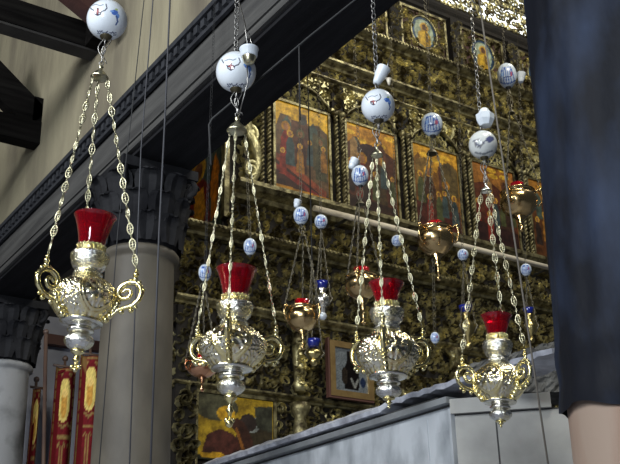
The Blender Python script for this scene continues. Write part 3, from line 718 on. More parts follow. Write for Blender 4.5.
banner(56, 77, 0, 364, 464, YBn, 'red and gold church banner with yellow oval, between the pole and the column', bsh, redc)
banner(81, 103, 0, 352, 464, YBn-.3, 'red church banner half hidden behind the beige column', bsh, redc)
banner(33, 42, 0, 385, 464, YBn+.2, 'narrow red and gold banner seen left of the dark pole', bsh, redc)
p = PY(46,332,8.35); pq = PY(43.5,464,8.35); pq = p+(pq-p)*(p.z/(p.z-pq.z)); mb = MB().tube([pq,p], .018, 8).ball((p.x,8.35,p.z),.026); tag(mb.build('wooden_pole','pole_wood',loc=(p.x,8.35,0)), 'tall dark wooden pole standing left of the red banners', 'pole')
p = PY(48,338,9.15); q = PY(108,352,9.15); mb = MB().box((p.x,9.16,p.z-.05),(q.x,9.245,p.z+.05)); tag(mb.build('wooden_rail','red_wood',loc=(p.x,9.2,p.z)), 'reddish brown wooden rail above the banners', 'rail')

# ================================================================== HANGING THINGS
def link_chain(mb, p0, p1, ll=.034, r=.0028, w=.008):
    p0, p1 = Vector(p0), Vector(p1); L = (p1-p0).length; n = max(1, int(L/(ll*.78))); t = (p1-p0).normalized()
    u = t.cross(fh).normalized(); v = t.cross(u)
    for i in range(n):
        c = p0+(p1-p0)*((i+.5)/n); a = u if i % 2 else v; a = (a*.9+(v if i % 2 else u)*.3).normalized()
        pts = [c+t*(ll*.5*math.sin(2*PI*k/8))+a*(w*math.cos(2*PI*k/8)) for k in range(8)]
        mb.tube(pts, r, 4, closed=True)
def plate_chain(mb, p0, p1, n_pl, hl=.024, hw=.0125, style=0):
    """filigree lozenge plates joined by small links"""
    p0, p1 = Vector(p0), Vector(p1); t = (p1-p0).normalized(); L = (p1-p0).length; per = L/n_pl
    u0 = t.cross(fh).normalized(); v0 = t.cross(u0)
    for i in range(n_pl):
        c = p0+t*(per*(i+.5)); an = random.uniform(-.5,.5); u = u0*math.cos(an)+v0*math.sin(an); nrm = t.cross(u).normalized()*.0012
        half = min(hl, per*.40)
        N = 12; out = []
        for k in range(N):
            a = 2*PI*k/N; ca, sa = math.cos(a), math.sin(a)
            out.append(c+t*half*sa*(1 if abs(sa) > .5 else 1)+u*hw*ca*(.72+.28*abs(ca)**2))
        mb.tube(out, .0026, 4, closed=True)
        mb.tube([c-t*half*.9, c+t*half*.9], .0022, 4); mb.tube([c-u*hw, c+u*hw], .0022, 4)
        for sg in (-1, 1): mb.tube([c+t*half*.45*sg-u*hw*.7, c+t*half*.45*sg+u*hw*.7], .0018, 4); mb.ball(c+t*half*.33*sg, .0035, 6, 4)
        a0, b0 = c+t*half, p0+t*per*(i+1)+t*(per*.5-half); 
        if i < n_pl-1: link_chain(mb, a0, b0, .016, .0018, .0045)
    link_chain(mb, p0, p0+t*(per*.5-min(hl, per*.4)), .016, .0018, .0045); link_chain(mb, p1-t*(per*.5-min(hl, per*.4)), p1, .016, .0018, .0045)

REF = [213,247,274,298,320,350,370]
def ymap(y, ys):
    for i in range(6):
        if y <= REF[i+1] or i == 5: return ys[i]+(y-REF[i])*(ys[i+1]-ys[i])/(REF[i+1]-REF[i])
CEIL = 8.59
def big_lamp(H, top, bot, ys, gs, bs, az, hub, hubr, label, plates, finial, chain_m, hr=50, cup=None):
    PB = PH(bot[0], bot[1], H); PTp = PH(top[0], top[1], H)
    mw = frame_at(PB, PTp-PB); inv = mw.inverted(); e = empty('hanging_oil_lamp', mw)
    k = depth(PH((top[0]+bot[0])/2, (top[1]+bot[1])/2, H))/FL
    def Z(y):
        yy = ymap(y, ys); t = (yy-bot[1])/(top[1]-bot[1]); p = PH(bot[0]+(top[0]-bot[0])*t, yy, H); return (inv @ p).z
    def prof(lst, s): return [(r*s*k, Z(y)) for y, r in lst]
    # glass
    g = prof([(213,21.5),(217,19.6),(225,16.9),(235,14.4),(243,13.0),(246,12.0)], gs)
    inner = [(r-.0022, z) for r, z in g[::-1]]; inner[0] = (g[-1][0]-.003, g[-1][1]+.004)
    MB().lathe([(.0005,g[-1][1])]+g[::-1]+[(g[0][0]+.0015,g[0][1]+.001),(g[0][0]-.001,g[0][1]+.002)]+inner[::-1][0:]+[(.0005,inner[0][1])], 48, cap=False).build('glass_cup', 'red_glass', e)
    # gilt collar with pierced look
    zc0, zc1 = Z(251), Z(244); rc = 13.9*k*(bs+gs)/2
    mb = MB(); 
    for z in (zc0, zc1): mb.tube([(rc*math.cos(2*PI*i/36), rc*math.sin(2*PI*i/36), z) for i in range(36)], .0022, 5, closed=True)
    for i in range(20):
        a0 = 2*PI*i/20
        for sg in (-1, 1): mb.tube([(rc*math.cos(a0), rc*math.sin(a0), zc0), (rc*1.04*math.cos(a0+sg*.15), rc*1.04*math.sin(a0+sg*.15), (zc0+zc1)/2), (rc*math.cos(a0+sg*.3), rc*math.sin(a0+sg*.3), zc1)], .0018, 4)
        mb.ball((rc*math.cos(a0), rc*math.sin(a0), zc1+.002), .0042, 6, 4)
    mb.lathe([(rc*.93,zc0),(rc*.95,zc1)], 32, cap=False)
    mb.build('collar', 'gilt', e)
    dn = lambda an, z, r: .0026*math.sin(an*12)*math.sin(z*300) + .0010*math.sin(an*24+z*200)
    MB().lathe(prof([(274,12),(273,14),(271,14),(270,12.5),(268,12.5),(266,14),(264.5,15.8),(262,17),(260,17.4),(258,17.8),(256,18.6),(254,18.8),(252,18.5),(251,17),(250,13)], bs), 64, disp=dn).build('neck', 'silver', e)
    # body with repousse medallions
    zb, zt_, zm = Z(320), Z(274), Z(297); Rm = 33*bs*k; hh = (zt_-zb)/2
    ctl = [(320,19),(317,21.5),(313,25.5),(309,29),(305,31.4),(301,32.8),(297,33.2),(293,32.4),(289,30.2),(285,26.8),(281,22),(278,17.5),(275.5,13.5),(274,12)]
    fine = []
    for i in range(len(ctl)-1):
        for q in range(7): fine.append((ctl[i][0]+(ctl[i+1][0]-ctl[i][0])*q/7, ctl[i][1]+(ctl[i+1][1]-ctl[i][1])*q/7))
    fine.append(ctl[-1])
    azm = [math.radians(a+60) for a in az]
    def disp(an, z, r):
        v = (z-zm)/(Rm*.62); h = 0; 
        dm = min(((an-a+PI) % (2*PI))-PI for a in azm) if False else None
        best = 9
        for a in azm:
            d = ((an-a+PI) % (2*PI))-PI
            if abs(d) < abs(best): best = d
        x = best/.58; rr = math.hypot(x, v)
        if rr < 1.12:
            h += 1.0*math.exp(-((rr-1)/.09)**2)+.7*math.exp(-((rr-.82)/.05)**2)
            th = math.atan2(v, x); h += .8*math.exp(-((rr-.42)/.16)**2)*(.5+.5*math.cos(th*6))+1.2*math.exp(-(rr/.12)**2)+.35*math.cos(th*14)*math.exp(-((rr-.68)/.08)**2)
        else:
            h += .6*math.sin(an*22+math.sin(v*9)*2.5)*math.sin(v*15+math.cos(an*11)*2)+.35*math.sin(an*41+v*9)*math.cos(v*23)
        lowb = math.exp(-((z-zb)/(hh*.22))**2); h = h*(1-lowb)+lowb*.7*abs(math.sin(an*9))
        return .0062*h*bs*min(1, max(0, (zt_-z)/(hh*.2)))
    def colf(an, z, r):
        h = disp(an, z, r)/(.0062*bs); q = max(0, min(1, (h-.05)/.45)); q *= .85+.15*math.sin(an*7+z*60)
        S0, G0 = (.88,.83,.66), (.92,.78,.36)
        return tuple(S0[i]*(1-q)+G0[i]*q for i in range(3))
    MB().lathe(prof(fine, bs), 200, disp=disp, colf=colf).build('body', 'body_silver', e)
    MB().lathe(prof([(334,7.5),(333,9.5),(331.5,12.5),(329.5,12.8),(328,11.5),(327,10.5),(325.5,12),(324,16),(323,20),(321.3,20.8),(320,19.5),(319,15)], bs), 48, disp=lambda an, z, r: .0008*math.sin(an*20)).build('base_ring', 'silver_plain', e)
    MB().lathe(prof([(350,6),(349,7.4),(347,10.5),(344,12.9),(341,13.8),(338,13.2),(335.5,11),(334,7.5)], bs), 56, disp=lambda an, z, r: .0018*abs(math.sin(an*6))).build('bulb', 'silver', e)
    mb = MB().lathe(prof([(364,1.6),(361,2.2),(359.5,4),(358,2.6),(356,2.4),(354,3.4),(352.5,6.4),(351,6.6),(350,5.8)], bs), 24)
    zf_ = Z(367) if finial != 'drop' else Z(368.5)
    if finial == 'trefoil':
        z0 = Z(362); mb.ball((0,0,z0-.006),.007).ball((-.013,0,z0-.016),.0085).ball((.013,0,z0-.016),.0085).ball((0,0,z0-.026),.009).ball((0,0,z0-.016),.006)
        mb.tube([(0,0,Z(357)),(0,0,z0-.02)], .004, 6)
    elif finial == 'drop':
        z0 = Z(367); mb.ball((0,0,z0),.014,12,8,(1,1,1.15)).ball((-.010,-.004,z0+.010),.009).ball((.010,.004,z0+.010),.009); mb.tube([(0,0,Z(358)),(0,0,z0)], .005, 6)
    else: mb.ball((0,0,Z(368)),.006)
    mb.build('finial', 'gilt', e)
    # handles
    tips = []
    S = bs*k
    hz = lambda y: Z(y)
    for a in az:
        ar = math.radians(a); ca, sa = math.cos(ar), -math.sin(ar)          # positive angle = towards the camera
        def pt(r, y): return Vector((ca*r*S*hr/50, sa*r*S*hr/50, hz(y)))
        mb = MB()
        sp = [(35,292),(38,288.5),(42,289),(43.5,293),(41,297.5),(36,298.5),(32,295.5),(31,290),(34,284),(40,280.5),(47,281.5),(51.5,286),(53,292),(51.5,299),(46,305),(39,307.5),(33,309),(29,313),(26,317)]
        fine_ = []
        for i in range(len(sp)-1):
            for q in range(3): fine_.append((sp[i][0]+(sp[i+1][0]-sp[i][0])*q/3, sp[i][1]+(sp[i+1][1]-sp[i][1])*q/3))
        fine_.append(sp[-1])
        mb.tube([pt(*p) for p in fine_], [S*(1.5+1.3*math.sin(PI*i/len(fine_))) for i in range(len(fine_))], 8)
        for p, rr in [((42,279),2.4),((50,281),2.2),((46,277),2.6),((46,272.5),3.0),((46,268.5),2.0),((45,310),2.6),((49,307),1.8),((36,311.5),2.6),((30,303),3.0),((29.5,308),3.0),((28,299),2.6),((54.5,289),1.8)]:
            mb.ball(pt(*p), rr*S, 8, 6)
        for i, (r_, y_) in enumerate([(31.5,303),(30.5,306),(28.5,310),(25.5,314.5),(22.5,318.5)]): mb.ball(pt(r_*50/hr if hr < 50 else r_, y_), 3.2*S, 8, 5, (1,1,1.3))
        mb.build('handle', 'gilt', e); tips.append(pt(45.5, 266))
    # hub
    hb = inv @ PH(hub[0], hub[1], H); s_ = hubr*k
    mb = MB().lathe([(s_,hb.z-s_*.55),(s_*1.04,hb.z-s_*.45),(s_*.9,hb.z-s_*.25),(s_*.62,hb.z+s_*.15),(s_*.28,hb.z+s_*.5),(s_*.2,hb.z+s_*.75),(s_*.32,hb.z+s_*.95),(s_*.14,hb.z+s_*1.15),(.001,hb.z+s_*1.2)], 32, (hb.x,hb.y,0), cap=False)
    mb.lathe([(s_*.95,hb.z-s_*.5),(.001,hb.z-s_*.3)], 32, (hb.x,hb.y,0), cap=False)
    ringc = Vector((hb.x,hb.y,hb.z+s_*1.2+.008)); rg = MB(); rg.tube([ringc+Vector((.009*math.cos(t*PI/6),0,.010*math.sin(t*PI/6))) for t in range(12)], .002, 5, closed=True)
    hang = []
    for a in az:
        ar = math.radians(a); q = Vector((hb.x+math.cos(ar)*s_*.85, hb.y-math.sin(ar)*s_*.85, hb.z-s_*.5)); hang.append(q)
    hubo = mb.build('chain_hub', 'gilt_pale' if hubr > 6 else 'silver_plain', e)
    rg.build('ring', 'chain_silver', hubo)
    for q, t in zip(hang, tips):
        mb = MB(); 
        q2 = q
        plate_chain(mb, q2, t, plates[0], plates[1], plates[2]); mb.build('chain', chain_m, e)
    tag(e, label, 'lamp', 'big silver oil lamps')
    return e, mw @ ringc

def ball_paint(kind, sx=1):
    K, R_, B_, G_ = srgb(35,35,60), srgb(140,40,40), srgb(70,110,190), srgb(120,128,140)
    if kind == 'big':
        sh = [('l',[(-.55,.62),(-.42,.42),(-.30,.38),(-.24,.22),(-.1,.14),(.04,.22),(.10,.36),(.26,.42),(.34,.55),(.28,.72)],.026,K)]
        sh += [('l',[(-.21,.33),(.01,.33)],.060,K), ('l',[(-.1,.22),(-.1,.44)],.060,K), ('l',[(-.20,.33),(.0,.33)],.036,R_), ('l',[(-.1,.23),(-.1,.43)],.036,R_)]
        sh += [('l',[(-.4,.58),(-.2,.66),(0,.62),(.15,.68)],.02,G_)]
        for i in range(11):
            x = -.42+.085*i; y = -.50-.12*math.cos(x*2.5)+.02*(i%2); sh.append(('l',[(x,y),(x+.05,y+.07*(i%3-1))],.026,srgb(70,80,110)))
            y -= .13; sh.append(('l',[(x+.02,y),(x+.05,y+.05*((i+1)%3-1))],.024,srgb(85,95,120)))
        sh += [('e',.66,.38,.13,.13,B_),('e',.78,.22,.08,.12,srgb(110,150,215)),('l',[(.74,.2),(.80,-.05),(.74,-.2)],.03,srgb(50,80,140)),('e',.55,.42,.07,.05,srgb(120,160,220)),('e',.72,.52,.06,.05,srgb(170,190,120))]
        return srgb(226,232,238), sh
    if kind == 'small':
        sh = []
        for x in (-.72,-.42,-.14,.14,.42,.72): sh.append(('l',[(x,-.30),(x*.9,.15),(x*.55,.75)],.055,srgb(50,90,165)))
        sh += [('l',[(-.95,-.34),(-.5,-.42),(0,-.45),(.5,-.42),(.95,-.34)],.05,srgb(50,85,155)), ('l',[(-.3,.1),(.3,.1)],.05,srgb(40,60,120)), ('e',.45,.25,.12,.2,srgb(170,90,110)), ('e',-.45,.3,.1,.15,srgb(150,180,220))]
        return srgb(198,208,218), sh
    sh = [('l',[(-.6,.35),(-.2,-.1),(.2,.3)],.06,srgb(90,95,115)), ('e',.5,.35,.28,.22,srgb(80,85,120)), ('l',[(-.6,-.45),(0,-.6),(.6,-.45)],.06,srgb(120,125,130)), ('r',-.3,.15,.25,.2,srgb(130,130,130))]
    return srgb(205,208,205), sh
def ceramic(px, py, H, rx, rz, kind, label, group, chain_to=None, chm='chain_silver', shift=(.15,.05), ll=.034, lean=0, cap=True, cr=.0028):
    c = PH(px, py, H); k = depth(c)/FL; Rx, Rz = rx*k, rz*k*1.02; f = -(c-EYE).normalized()
    mw = frame_at(c-UP*Rz); e = empty('ceramic_ball' if kind != 'small' else 'ceramic_egg', mw); inv = mw.inverted()
    fl_ = (inv.to_3x3() @ f).normalized(); ul = (Vector((0,0,1))-fl_*fl_.z).normalized(); rl = ul.cross(fl_)
    base, sh = ball_paint(kind); mb = MB(); cs = []; n, m = (240, 150) if kind == 'big' else (56, 36)
    rj = random.Random(2)
    for j in range(m+1):
        th = PI*j/m
        for i in range(n):
            an = 2*PI*i/n; s_ = math.sin(th); sq = (1-.10*math.cos(th)) if kind == 'small' else 1
            d = Vector((s_*math.cos(an), s_*math.sin(an), -math.cos(th)))
            mb.v.append(Vector((d.x*Rx*sq+(1e-6 if j in (0,m) else 0), d.y*Rx*sq, d.z*Rz+Rz)))
            u, v = d.dot(rl), d.dot(ul)
            if d.dot(fl_) < 0: u = -u
            if kind == 'big':
                if math.hypot(u, v) < .98 and v > -.35: u, v = u+shift[0]*(1-.5*max(0,u)), v+shift[1]
            cs.append(jit(paint(u, v, base, sh), .04, rj))
    for j in range(m):
        for i in range(n): mb.f.append((j*n+i, j*n+(i+1)%n, (j+1)*n+(i+1)%n, (j+1)*n+i)); mb.sm.append(True)
    mb.c = cs; mb.build('shell', 'egg', e)
    s = Rx*.30
    MB().lathe([(s,Rz*.045),(s*.9,-.002),(s*.4,-.010),(s*.2,-.014),(.001,-.015)], 20, cap=False).build('metal_cap', 'dark_metal' if kind != 'small' else 'iron', e)
    MB().lathe([(.001,2*Rz+.012),(s*.3,2*Rz+.010),(s*.9,2*Rz-Rz*.03)], 20, cap=False).build('top_cap', 'iron', e)
    mb = MB()
    top = c+UP*(Rz+.01); dirn = UP
    if chain_to is not None:
        t1 = PH(chain_to[0], chain_to[1], H); dirn = (t1-top).normalized()
    topp = top+dirn*((CEIL-top.z)/dirn.z)
    link_chain(mb, inv @ top, inv @ (top+dirn*min(1.6, (topp-top).length)), ll, cr, ll*.24)
    if (topp-top).length > 1.6: mb.tube([inv @ (top+dirn*1.6), inv @ topp], cr*1.2, 5)
    mb.build('hanging_chain', chm, e)
    tag(e, label, 'ornament', group)
    return e, c-UP*Rz

def hook(p0, p1, m, label, group, name='hook_chain', r=.0026):
    """twisted wire hooks joining a ball with the lamp below it"""
    mb = MB(); p0, p1 = Vector(p0), Vector(p1); L = (p1-p0).length; u = rh
    link_chain(mb, p0, p1, min(.04, L/2.2), r, .008)
    for sg in (-1, 1):
        mb.tube([p0.lerp(p1, t)+u*sg*(.010+.012*math.sin(t*PI*2+sg))+fh*.004*sg for t in [i/12 for i in range(13)]], r*.8, 5)
    o = mb.build(name, m, loc=p1); tag(o, label, 'chain', group); return o

def cup(px, py, H, w, h, tilt, label, name='porcelain_cup'):
    c = PH(px, py, H); k = depth(c)/FL; w *= k; h *= k
    ax = (UP*math.cos(tilt)+rh*math.sin(tilt)); mw = frame_at(c-ax*h*.5, ax); e = empty(name, mw)
    MB().lathe([(.001,.0),(w*.26,0),(w*.30,h*.30),(w*.36,h*.45)], 32, cap=False).build('foot', 'dull_cup', e) if False else None
    b = MB().lathe([(.001,0),(w*.22,0),(w*.30,h*.12),(w*.38,h*.42)], 32, cap=False).build('lower_bowl', 'gilt_pale' if name == 'porcelain_cup' and tilt == 0 else 'porcelain', e)
    MB().lathe([(w*.38,h*.42),(w*.45,h*.5),(w*.47,h*.9),(w*.52,h*.95),(w*.5,h),(w*.40,h*.98),(w*.38,h*.5),(.001,h*.48)], 36, cap=False).build('rim_band', 'porcelain', e)
    mb = MB().tube([(w*.3+.0,0,h*.9),(w*.1,0,h*.9+.04),(0,0,h*.9+.08)], .002, 5); mb.build('wire', 'chain_silver', e)
    tag(e, label, 'cup'); return e

G1 = 'big silver oil lamps'
H1, H2, H3, H4 = 3.42, 3.42, 3.60, 4.45
# lamp 1
L1, r1 = big_lamp(H1, (96,213), (75,371), [217,250,277,299,321,350,371], 1.0, 1.04, (8,128,248), (100,74), 9.5,
     'leftmost big silver oil lamp with red glass, hanging beside the plaster wall', (13,.024,.0125), 'trefoil', 'gilt_pale', 53)
L2, r2 = big_lamp(H2, (237,263), (229,428), [270,300,325,347,367,395,428], .97, 1.0, (92,212,332), (237,127), 11,
     'big silver oil lamp with red glass, second from the left, before the wide yellow icon', (8,.017,.0062), 'drop', 'gilt_pale', 51)
L3, r3 = big_lamp(H3, (386,278), (389,408), [284,306,330,353,375,398,408], .84, .93, (100,220,340), (377,153), 6.5,
     'big silver oil lamp with red glass beside the framed silver icon', (9,.018,.0078), 'point', 'gilt_pale', 46)
L4, r4 = big_lamp(H4, (496,311), (501,427), [316,338,363,383,401,421,427], .72, .80, (55,175,295), (486,189), 6,
     'rightmost big silver oil lamp with dark red glass, before the marble corner', (9,.026,.012), 'point', 'gilt_pale', 50)
B1, b1 = ceramic(107, 20, H1, 20, 20, 'big', 'white ceramic ball with red cross at top left against roof timbers', 'white ceramic balls', (111,-40), shift=(.38,-.03))
B2, b2 = ceramic(236, 72, H2, 20, 20.5, 'big', 'white ceramic ball with red cross overlapping a small porcelain cup', 'white ceramic balls', (237,0))
B3, b3 = ceramic(378, 106, H3, 16.8, 17, 'big', 'white ceramic ball with red cross before the carved gilded cornice', 'white ceramic balls', (373,0))
B4, b4 = ceramic(483, 145, H4, 14.2, 14.5, 'grey', 'greyish ceramic ball under a faceted white one, above the rightmost big lamp', 'white ceramic balls', (470,0))
hook(b1, r1, 'chain_silver', 'twisted wire hook under the top left ceramic ball', 'hooks between balls and lamps')
hook(b2, r2, 'chain_silver', 'wire hook under the ceramic ball with the cup beside it', 'hooks between balls and lamps')
hook(b3, r3, 'chain_silver', 'wire hook under the ceramic ball before the gilded cornice', 'hooks between balls and lamps')
hook(b4, r4, 'chain_silver', 'wire hook under the greyish ceramic ball', 'hooks between balls and lamps')
cup(249, 56, H2-.10, 19, 17, 0, 'small white porcelain cup hanging beside the second ceramic ball')
# second thin chain holding that cup
mb = MB(); p0 = PH(248,48,H2-.10); p1 = PH(239,2,H2-.03); p2 = PH(237,-60,H2-.02)
mb.tube([p0, p0.lerp(p1,.5)+rh*.006, p1, p2, Vector((p2.x,p2.y,CEIL))], .0032, 6)
q0 = PH(247,66,H2-.10); q1 = PH(243,100,H2-.06); mb.tube([q0, q0.lerp(q1,.5)+rh*.01, q1, PH(238,118,H2-.02)], .0026, 6)
tag(mb.build('wire','chain_silver',loc=p0), 'thin double wire holding the porcelain cup by the second ball', 'wire')
cup(380, 76, H3, 14, 20, .45, 'tilted white porcelain cup on top of the third ceramic ball')
c = PH(389,82,H3); mb = MB().lathe([(.004,0),(.012,.03)],12,c-UP*.015); mb.tube([c, PH(380,70,H3)], .004, 6); tag(mb.build('cup_clip','rod',loc=c),'small beige clip beside the tilted porcelain cup','clip')
# faceted white piece over ball 4
c = PH(485,118,H4); k = depth(c)/FL; mb = MB(); mb.lathe([(.001,-9.5*k),(6*k,-9*k),(9*k,-3*k),(9.5*k,3*k),(6*k,6*k),(4*k,10*k),(.001,11*k)], 7, c, cap=False); mb.sm = [False]*len(mb.sm)
tag(mb.build('faceted_ornament','porcelain',loc=c), 'faceted white ornament on top of the greyish ceramic ball', 'ornament')

# ---- smaller lamps
def small_lamp(H, axis_top, cap_, bowl, bw, glassw, glassh, bottom, label, metal='copper', group='copper bowl lamps', gm='red_small', capr=5, az=(20,140,260), chm='old_chain', scale_h=1.0):
    """bowl: (x, y_rim, y_bottom); bw radius px; cap_: (x,y) of the hub"""
    x, yr, yb = bowl; PB = PH(bottom[0], bottom[1], H); mw = frame_at(PB); inv = mw.inverted(); e = empty('hanging_oil_lamp', mw)
    k = depth(PH(x, yr, H))/FL; zr = (inv @ PH(x, yr, H)).z; zb = (inv @ PH(x, yb, H)).z; h = zr-zb; R = bw*k
    prof = [(.001,zb),(R*.22,zb+.01*h),(R*.55,zb+.13*h),(R*.83,zb+.34*h),(R*.95,zb+.58*h),(R*.88,zb+.8*h),(R*.74,zb+.90*h),(R*.80,zb+.97*h),(R*.86,zr),(R*.80,zr+.005),(R*.70,zb+.9*h),(.001,zb+.88*h)]
    MB().lathe(prof, 40, cap=False, disp=lambda an, z, r: .0012*math.sin(an*12) if r > R*.5 else 0).build('bowl', metal, e)
    MB().lathe([(.001,0),(R*.10,.004),(R*.13,R*.16),(R*.06,R*.3),(R*.05,zb*.55),(R*.16,zb*.7),(R*.10,zb*.8),(R*.30,zb+.004),(R*.28,zb+.02*h+.004)], 20, cap=False).build('finial', metal, e)
    gr = glassw*k; gh = glassh*k
    MB().lathe([(.001,zr-.03),(gr*.7,zr-.03),(gr*.85,zr+gh*.2),(gr,zr+gh),(gr*.9,zr+gh),(gr*.7,zr+gh*.2),(.001,zr-.02)], 24, cap=False).build('glass_cup', gm, e)
    hb = inv @ PH(cap_[0], cap_[1], H); s = capr*k
    MB().lathe([(s,hb.z-s*.4),(s*.8,hb.z),(s*.3,hb.z+s*.5),(.001,hb.z+s)], 20, (hb.x,hb.y,0), cap=False).lathe([(s,hb.z-s*.4),(.001,hb.z-s*.3)], 20, (hb.x,hb.y,0), cap=False).build('chain_hub', 'dark_metal', e)
    for a in az:
        ar = math.radians(a); ca, sa = math.cos(ar), -math.sin(ar)
        pt = lambda r, z: Vector((ca*r, sa*r, z))
        pts = [pt(R*.80,zr-.1*h),pt(R*1.0,zr+.02*h),pt(R*1.12,zr-.06*h),pt(R*1.18,zr-.3*h),pt(R*1.08,zr-.55*h),pt(R*.92,zr-.62*h)]
        MB().tube(pts, R*.055, 6).ball(pt(R*1.1,zr), R*.11, 8, 5).build('handle', metal, e)
        mb = MB(); link_chain(mb, Vector((hb.x+ca*s*.8, hb.y+sa*s*.8, hb.z-s*.3)), pt(R*1.1, zr+.01), .03, .0026, .006); mb.build('chain', chm, e)
    tag(e, label, 'lamp', group); return e, PH(cap_[0], cap_[1], H)
def susp(p0, p1, m='old_chain', label='', group='hangers between eggs and lamps'):
    mb = MB(); link_chain(mb, p0, p1, .03, .0025, .007); a, b = Vector(p0), Vector(p1)
    for sg in (-1,1): mb.tube([a.lerp(b,t)+rh*sg*.018*math.sin(PI*t) for t in [i/6 for i in range(7)]], .002, 5)
    tag(mb.build('hanger_wire', m, loc=b), label, 'chain', group)
GE = 'small blue-patterned ceramic eggs'
E1, g1 = ceramic(432, 125, 5.0, 10.5, 12.5, 'small', 'small blue and white egg above the copper lamp with golden icon behind', GE, (425,0), 'old_chain', ll=.032, cr=.0013)
S1, h1 = small_lamp(5.0, None, (432,152), (439,229,256), 20, 7.5, 7, (439,281), 'copper bowl lamp with red glass hanging alone below the golden building icon', capr=6)
susp(g1, h1+UP*.004, label='short hanger under the egg before the golden icon')
E2, g2 = ceramic(360, 176, 4.9, 8.5, 11, 'small', 'small blue and white egg just left of the third ceramic ball chains', GE, (352,0), 'old_chain', ll=.032, cr=.0013)
S2, h2 = small_lamp(4.9, None, (360,203), (363,276,300), 18.5, 8, 8, (364,325), 'copper bowl lamp with red glass overlapped by the third big lamp', capr=5, az=(-15,105,225))
susp(g2, h2+UP*.004, label='short hanger under the egg left of the third ball chains')
E3, g3 = ceramic(301, 216, 5.2, 7.5, 9.5, 'small', 'small blue and white egg just left of the pale rod end, the higher of two', GE, (299,40), 'old_chain', ll=.032, cr=.0013)
S3, h3 = small_lamp(5.2, None, (303,236), (302,308,332), 17.5, 7.5, 8, (303,350), 'copper bowl lamp with red glass between the second and third big lamps', capr=4, az=(30,150,270))
susp(g3, h3+UP*.004, label='short hanger under the egg at the rod end')
E4, g4 = ceramic(507, 76, 5.6, 9.5, 13.5, 'small', 'small blue and white egg high beside the wrapped column', GE, (500,0), 'old_chain', ll=.032, cr=.0013)
S4, h4 = small_lamp(5.6, None, (511,112), (520,192,218), 20, 7, 9, (522,232), 'large copper bowl lamp with red glass beside the wrapped column', capr=4, az=(10,130,250))
susp(g4, h4+UP*.004, label='short hanger under the egg beside the wrapped column')
E5, g5 = ceramic(205, 273, 4.6, 6.5, 9, 'small', 'small blue and white egg left of the second big lamp glass', GE, (209,160), 'iron', ll=.024, cr=.0010)
S5, h5 = small_lamp(4.6, None, (203,290), (200,362,378), 16, 6, 8, (202,392), 'reddish copper bowl lamp behind the second big lamp, above the wide icon', metal='copper_red', capr=3.5, az=(30,150,270))
susp(g5, h5+UP*.004, label='short hanger under the egg left of the second lamp glass')
E6, g6 = ceramic(250, 247, 5.3, 6.5, 9, 'small', 'small blue and white egg just right of the second big lamp glass', GE, (246,150), 'old_chain', ll=.032, cr=.0013)
E7, g7 = ceramic(321, 222, 5.6, 6.5, 7.5, 'small', 'small round blue and white egg under the pale rod end', GE, (318,60), 'old_chain', ll=.032, cr=.0013)
E8, g8 = ceramic(397, 241, 6.0, 5.5, 6, 'small', 'tiny blue and white egg left of the high copper lamp', GE, (394,150), 'old_chain', ll=.032, cr=.0013)
E9, g9 = ceramic(463, 255, 6.0, 5.5, 6, 'small', 'tiny blue and white egg right of the high copper lamp', GE, (460,150), 'old_chain', ll=.032, cr=.0013)
E10, g10 = ceramic(526, 270, 6.0, 5.5, 6.5, 'small', 'tiny blue and white egg near the wrapped column, below the rod', GE, (522,170), 'old_chain', ll=.032, cr=.0013)
E11, g11 = ceramic(435, 338, 5.6, 4.5, 6, 'small', 'tiny pale egg between the two rightmost big lamps', GE, (433,250), 'old_chain', ll=.032, cr=.0013)
# porcelain bits over small eggs
for (x, y, H, w, h, t, lb) in [(353,164,4.9,10,11,.5,'small white cup tilted above the egg beside the third ball chains'), (297,204,5.2,8,8,.3,'small white cup tilted above the egg at the rod end'), (521,78,5.6,9,11,.2,'small dull white cup right of the egg near the wrapped column')]:
    cup(x, y, H+.02, w, h, t, lb)
# blue glass lamps
def blue_lamp(H, x, yg, yb, ye, w, top, metal, label, crystal=False):
    PB = PH(x, ye, H); mw = frame_at(PB); inv = mw.inverted(); e = empty('hanging_oil_lamp', mw); k = depth(PB)/FL
    zg = (inv @ PH(x, yg, H)).z; zb = (inv @ PH(x, yb, H)).z; w *= k; hg = (zg-zb)
    MB().lathe([(.001,zg-w*.8),(w*.6,zg-w*.8),(w*.75,zg-.2*w),(w*.95,zg+w*.3),(w*.85,zg+w*.3),(w*.5,zg-w*.5),(.001,zg-w*.6)], 20, cap=False).build('glass_cup', 'blue_glass_dark', e)
    MB().lathe([(.001,zb*.35),(w*.3,zb*.4),(w*.35,zb*.7),(w*1.0,zb),(w*1.05,zb+.25*hg),(w*.5,zb+.45*hg),(w*.45,zb+.6*hg),(w*.75,zg-w*.75),(w*.6,zg-w*.7)], 24, cap=False, disp=lambda an, z, r: r*.06*math.sin(an*8)).build('body', metal, e)
    mb = MB().ball((0,0,w*.55), w*.55, 12, 8); mb.tube([(0,0,w*.5),(0,0,zb*.5)], w*.12, 6); mb.build('drop', 'crystal' if crystal else metal, e)
    t = inv @ top
    for a in (20,140,260):
        ar = math.radians(a); p = Vector((math.cos(ar)*w*1.15, -math.sin(ar)*w*1.15, zb+.3*hg)); mb = MB(); link_chain(mb, t, p, .03, .0022, .005)
        mb.tube([p, p*1.0+Vector((math.cos(ar)*w*.3,-math.sin(ar)*w*.3,-w*.4)), Vector((math.cos(ar)*w*.8,-math.sin(ar)*w*.8,zb-.02))], w*.12, 5); mb.build('chain', 'old_chain', e)
    tag(e, label, 'lamp', 'small blue glass lamps')
blue_lamp(5.6, 323, 284, 303, 320, 7.5, g7, 'silver_plain', 'small silver lamp with blue glass and crystal drop beside the centre copper lamp', True)
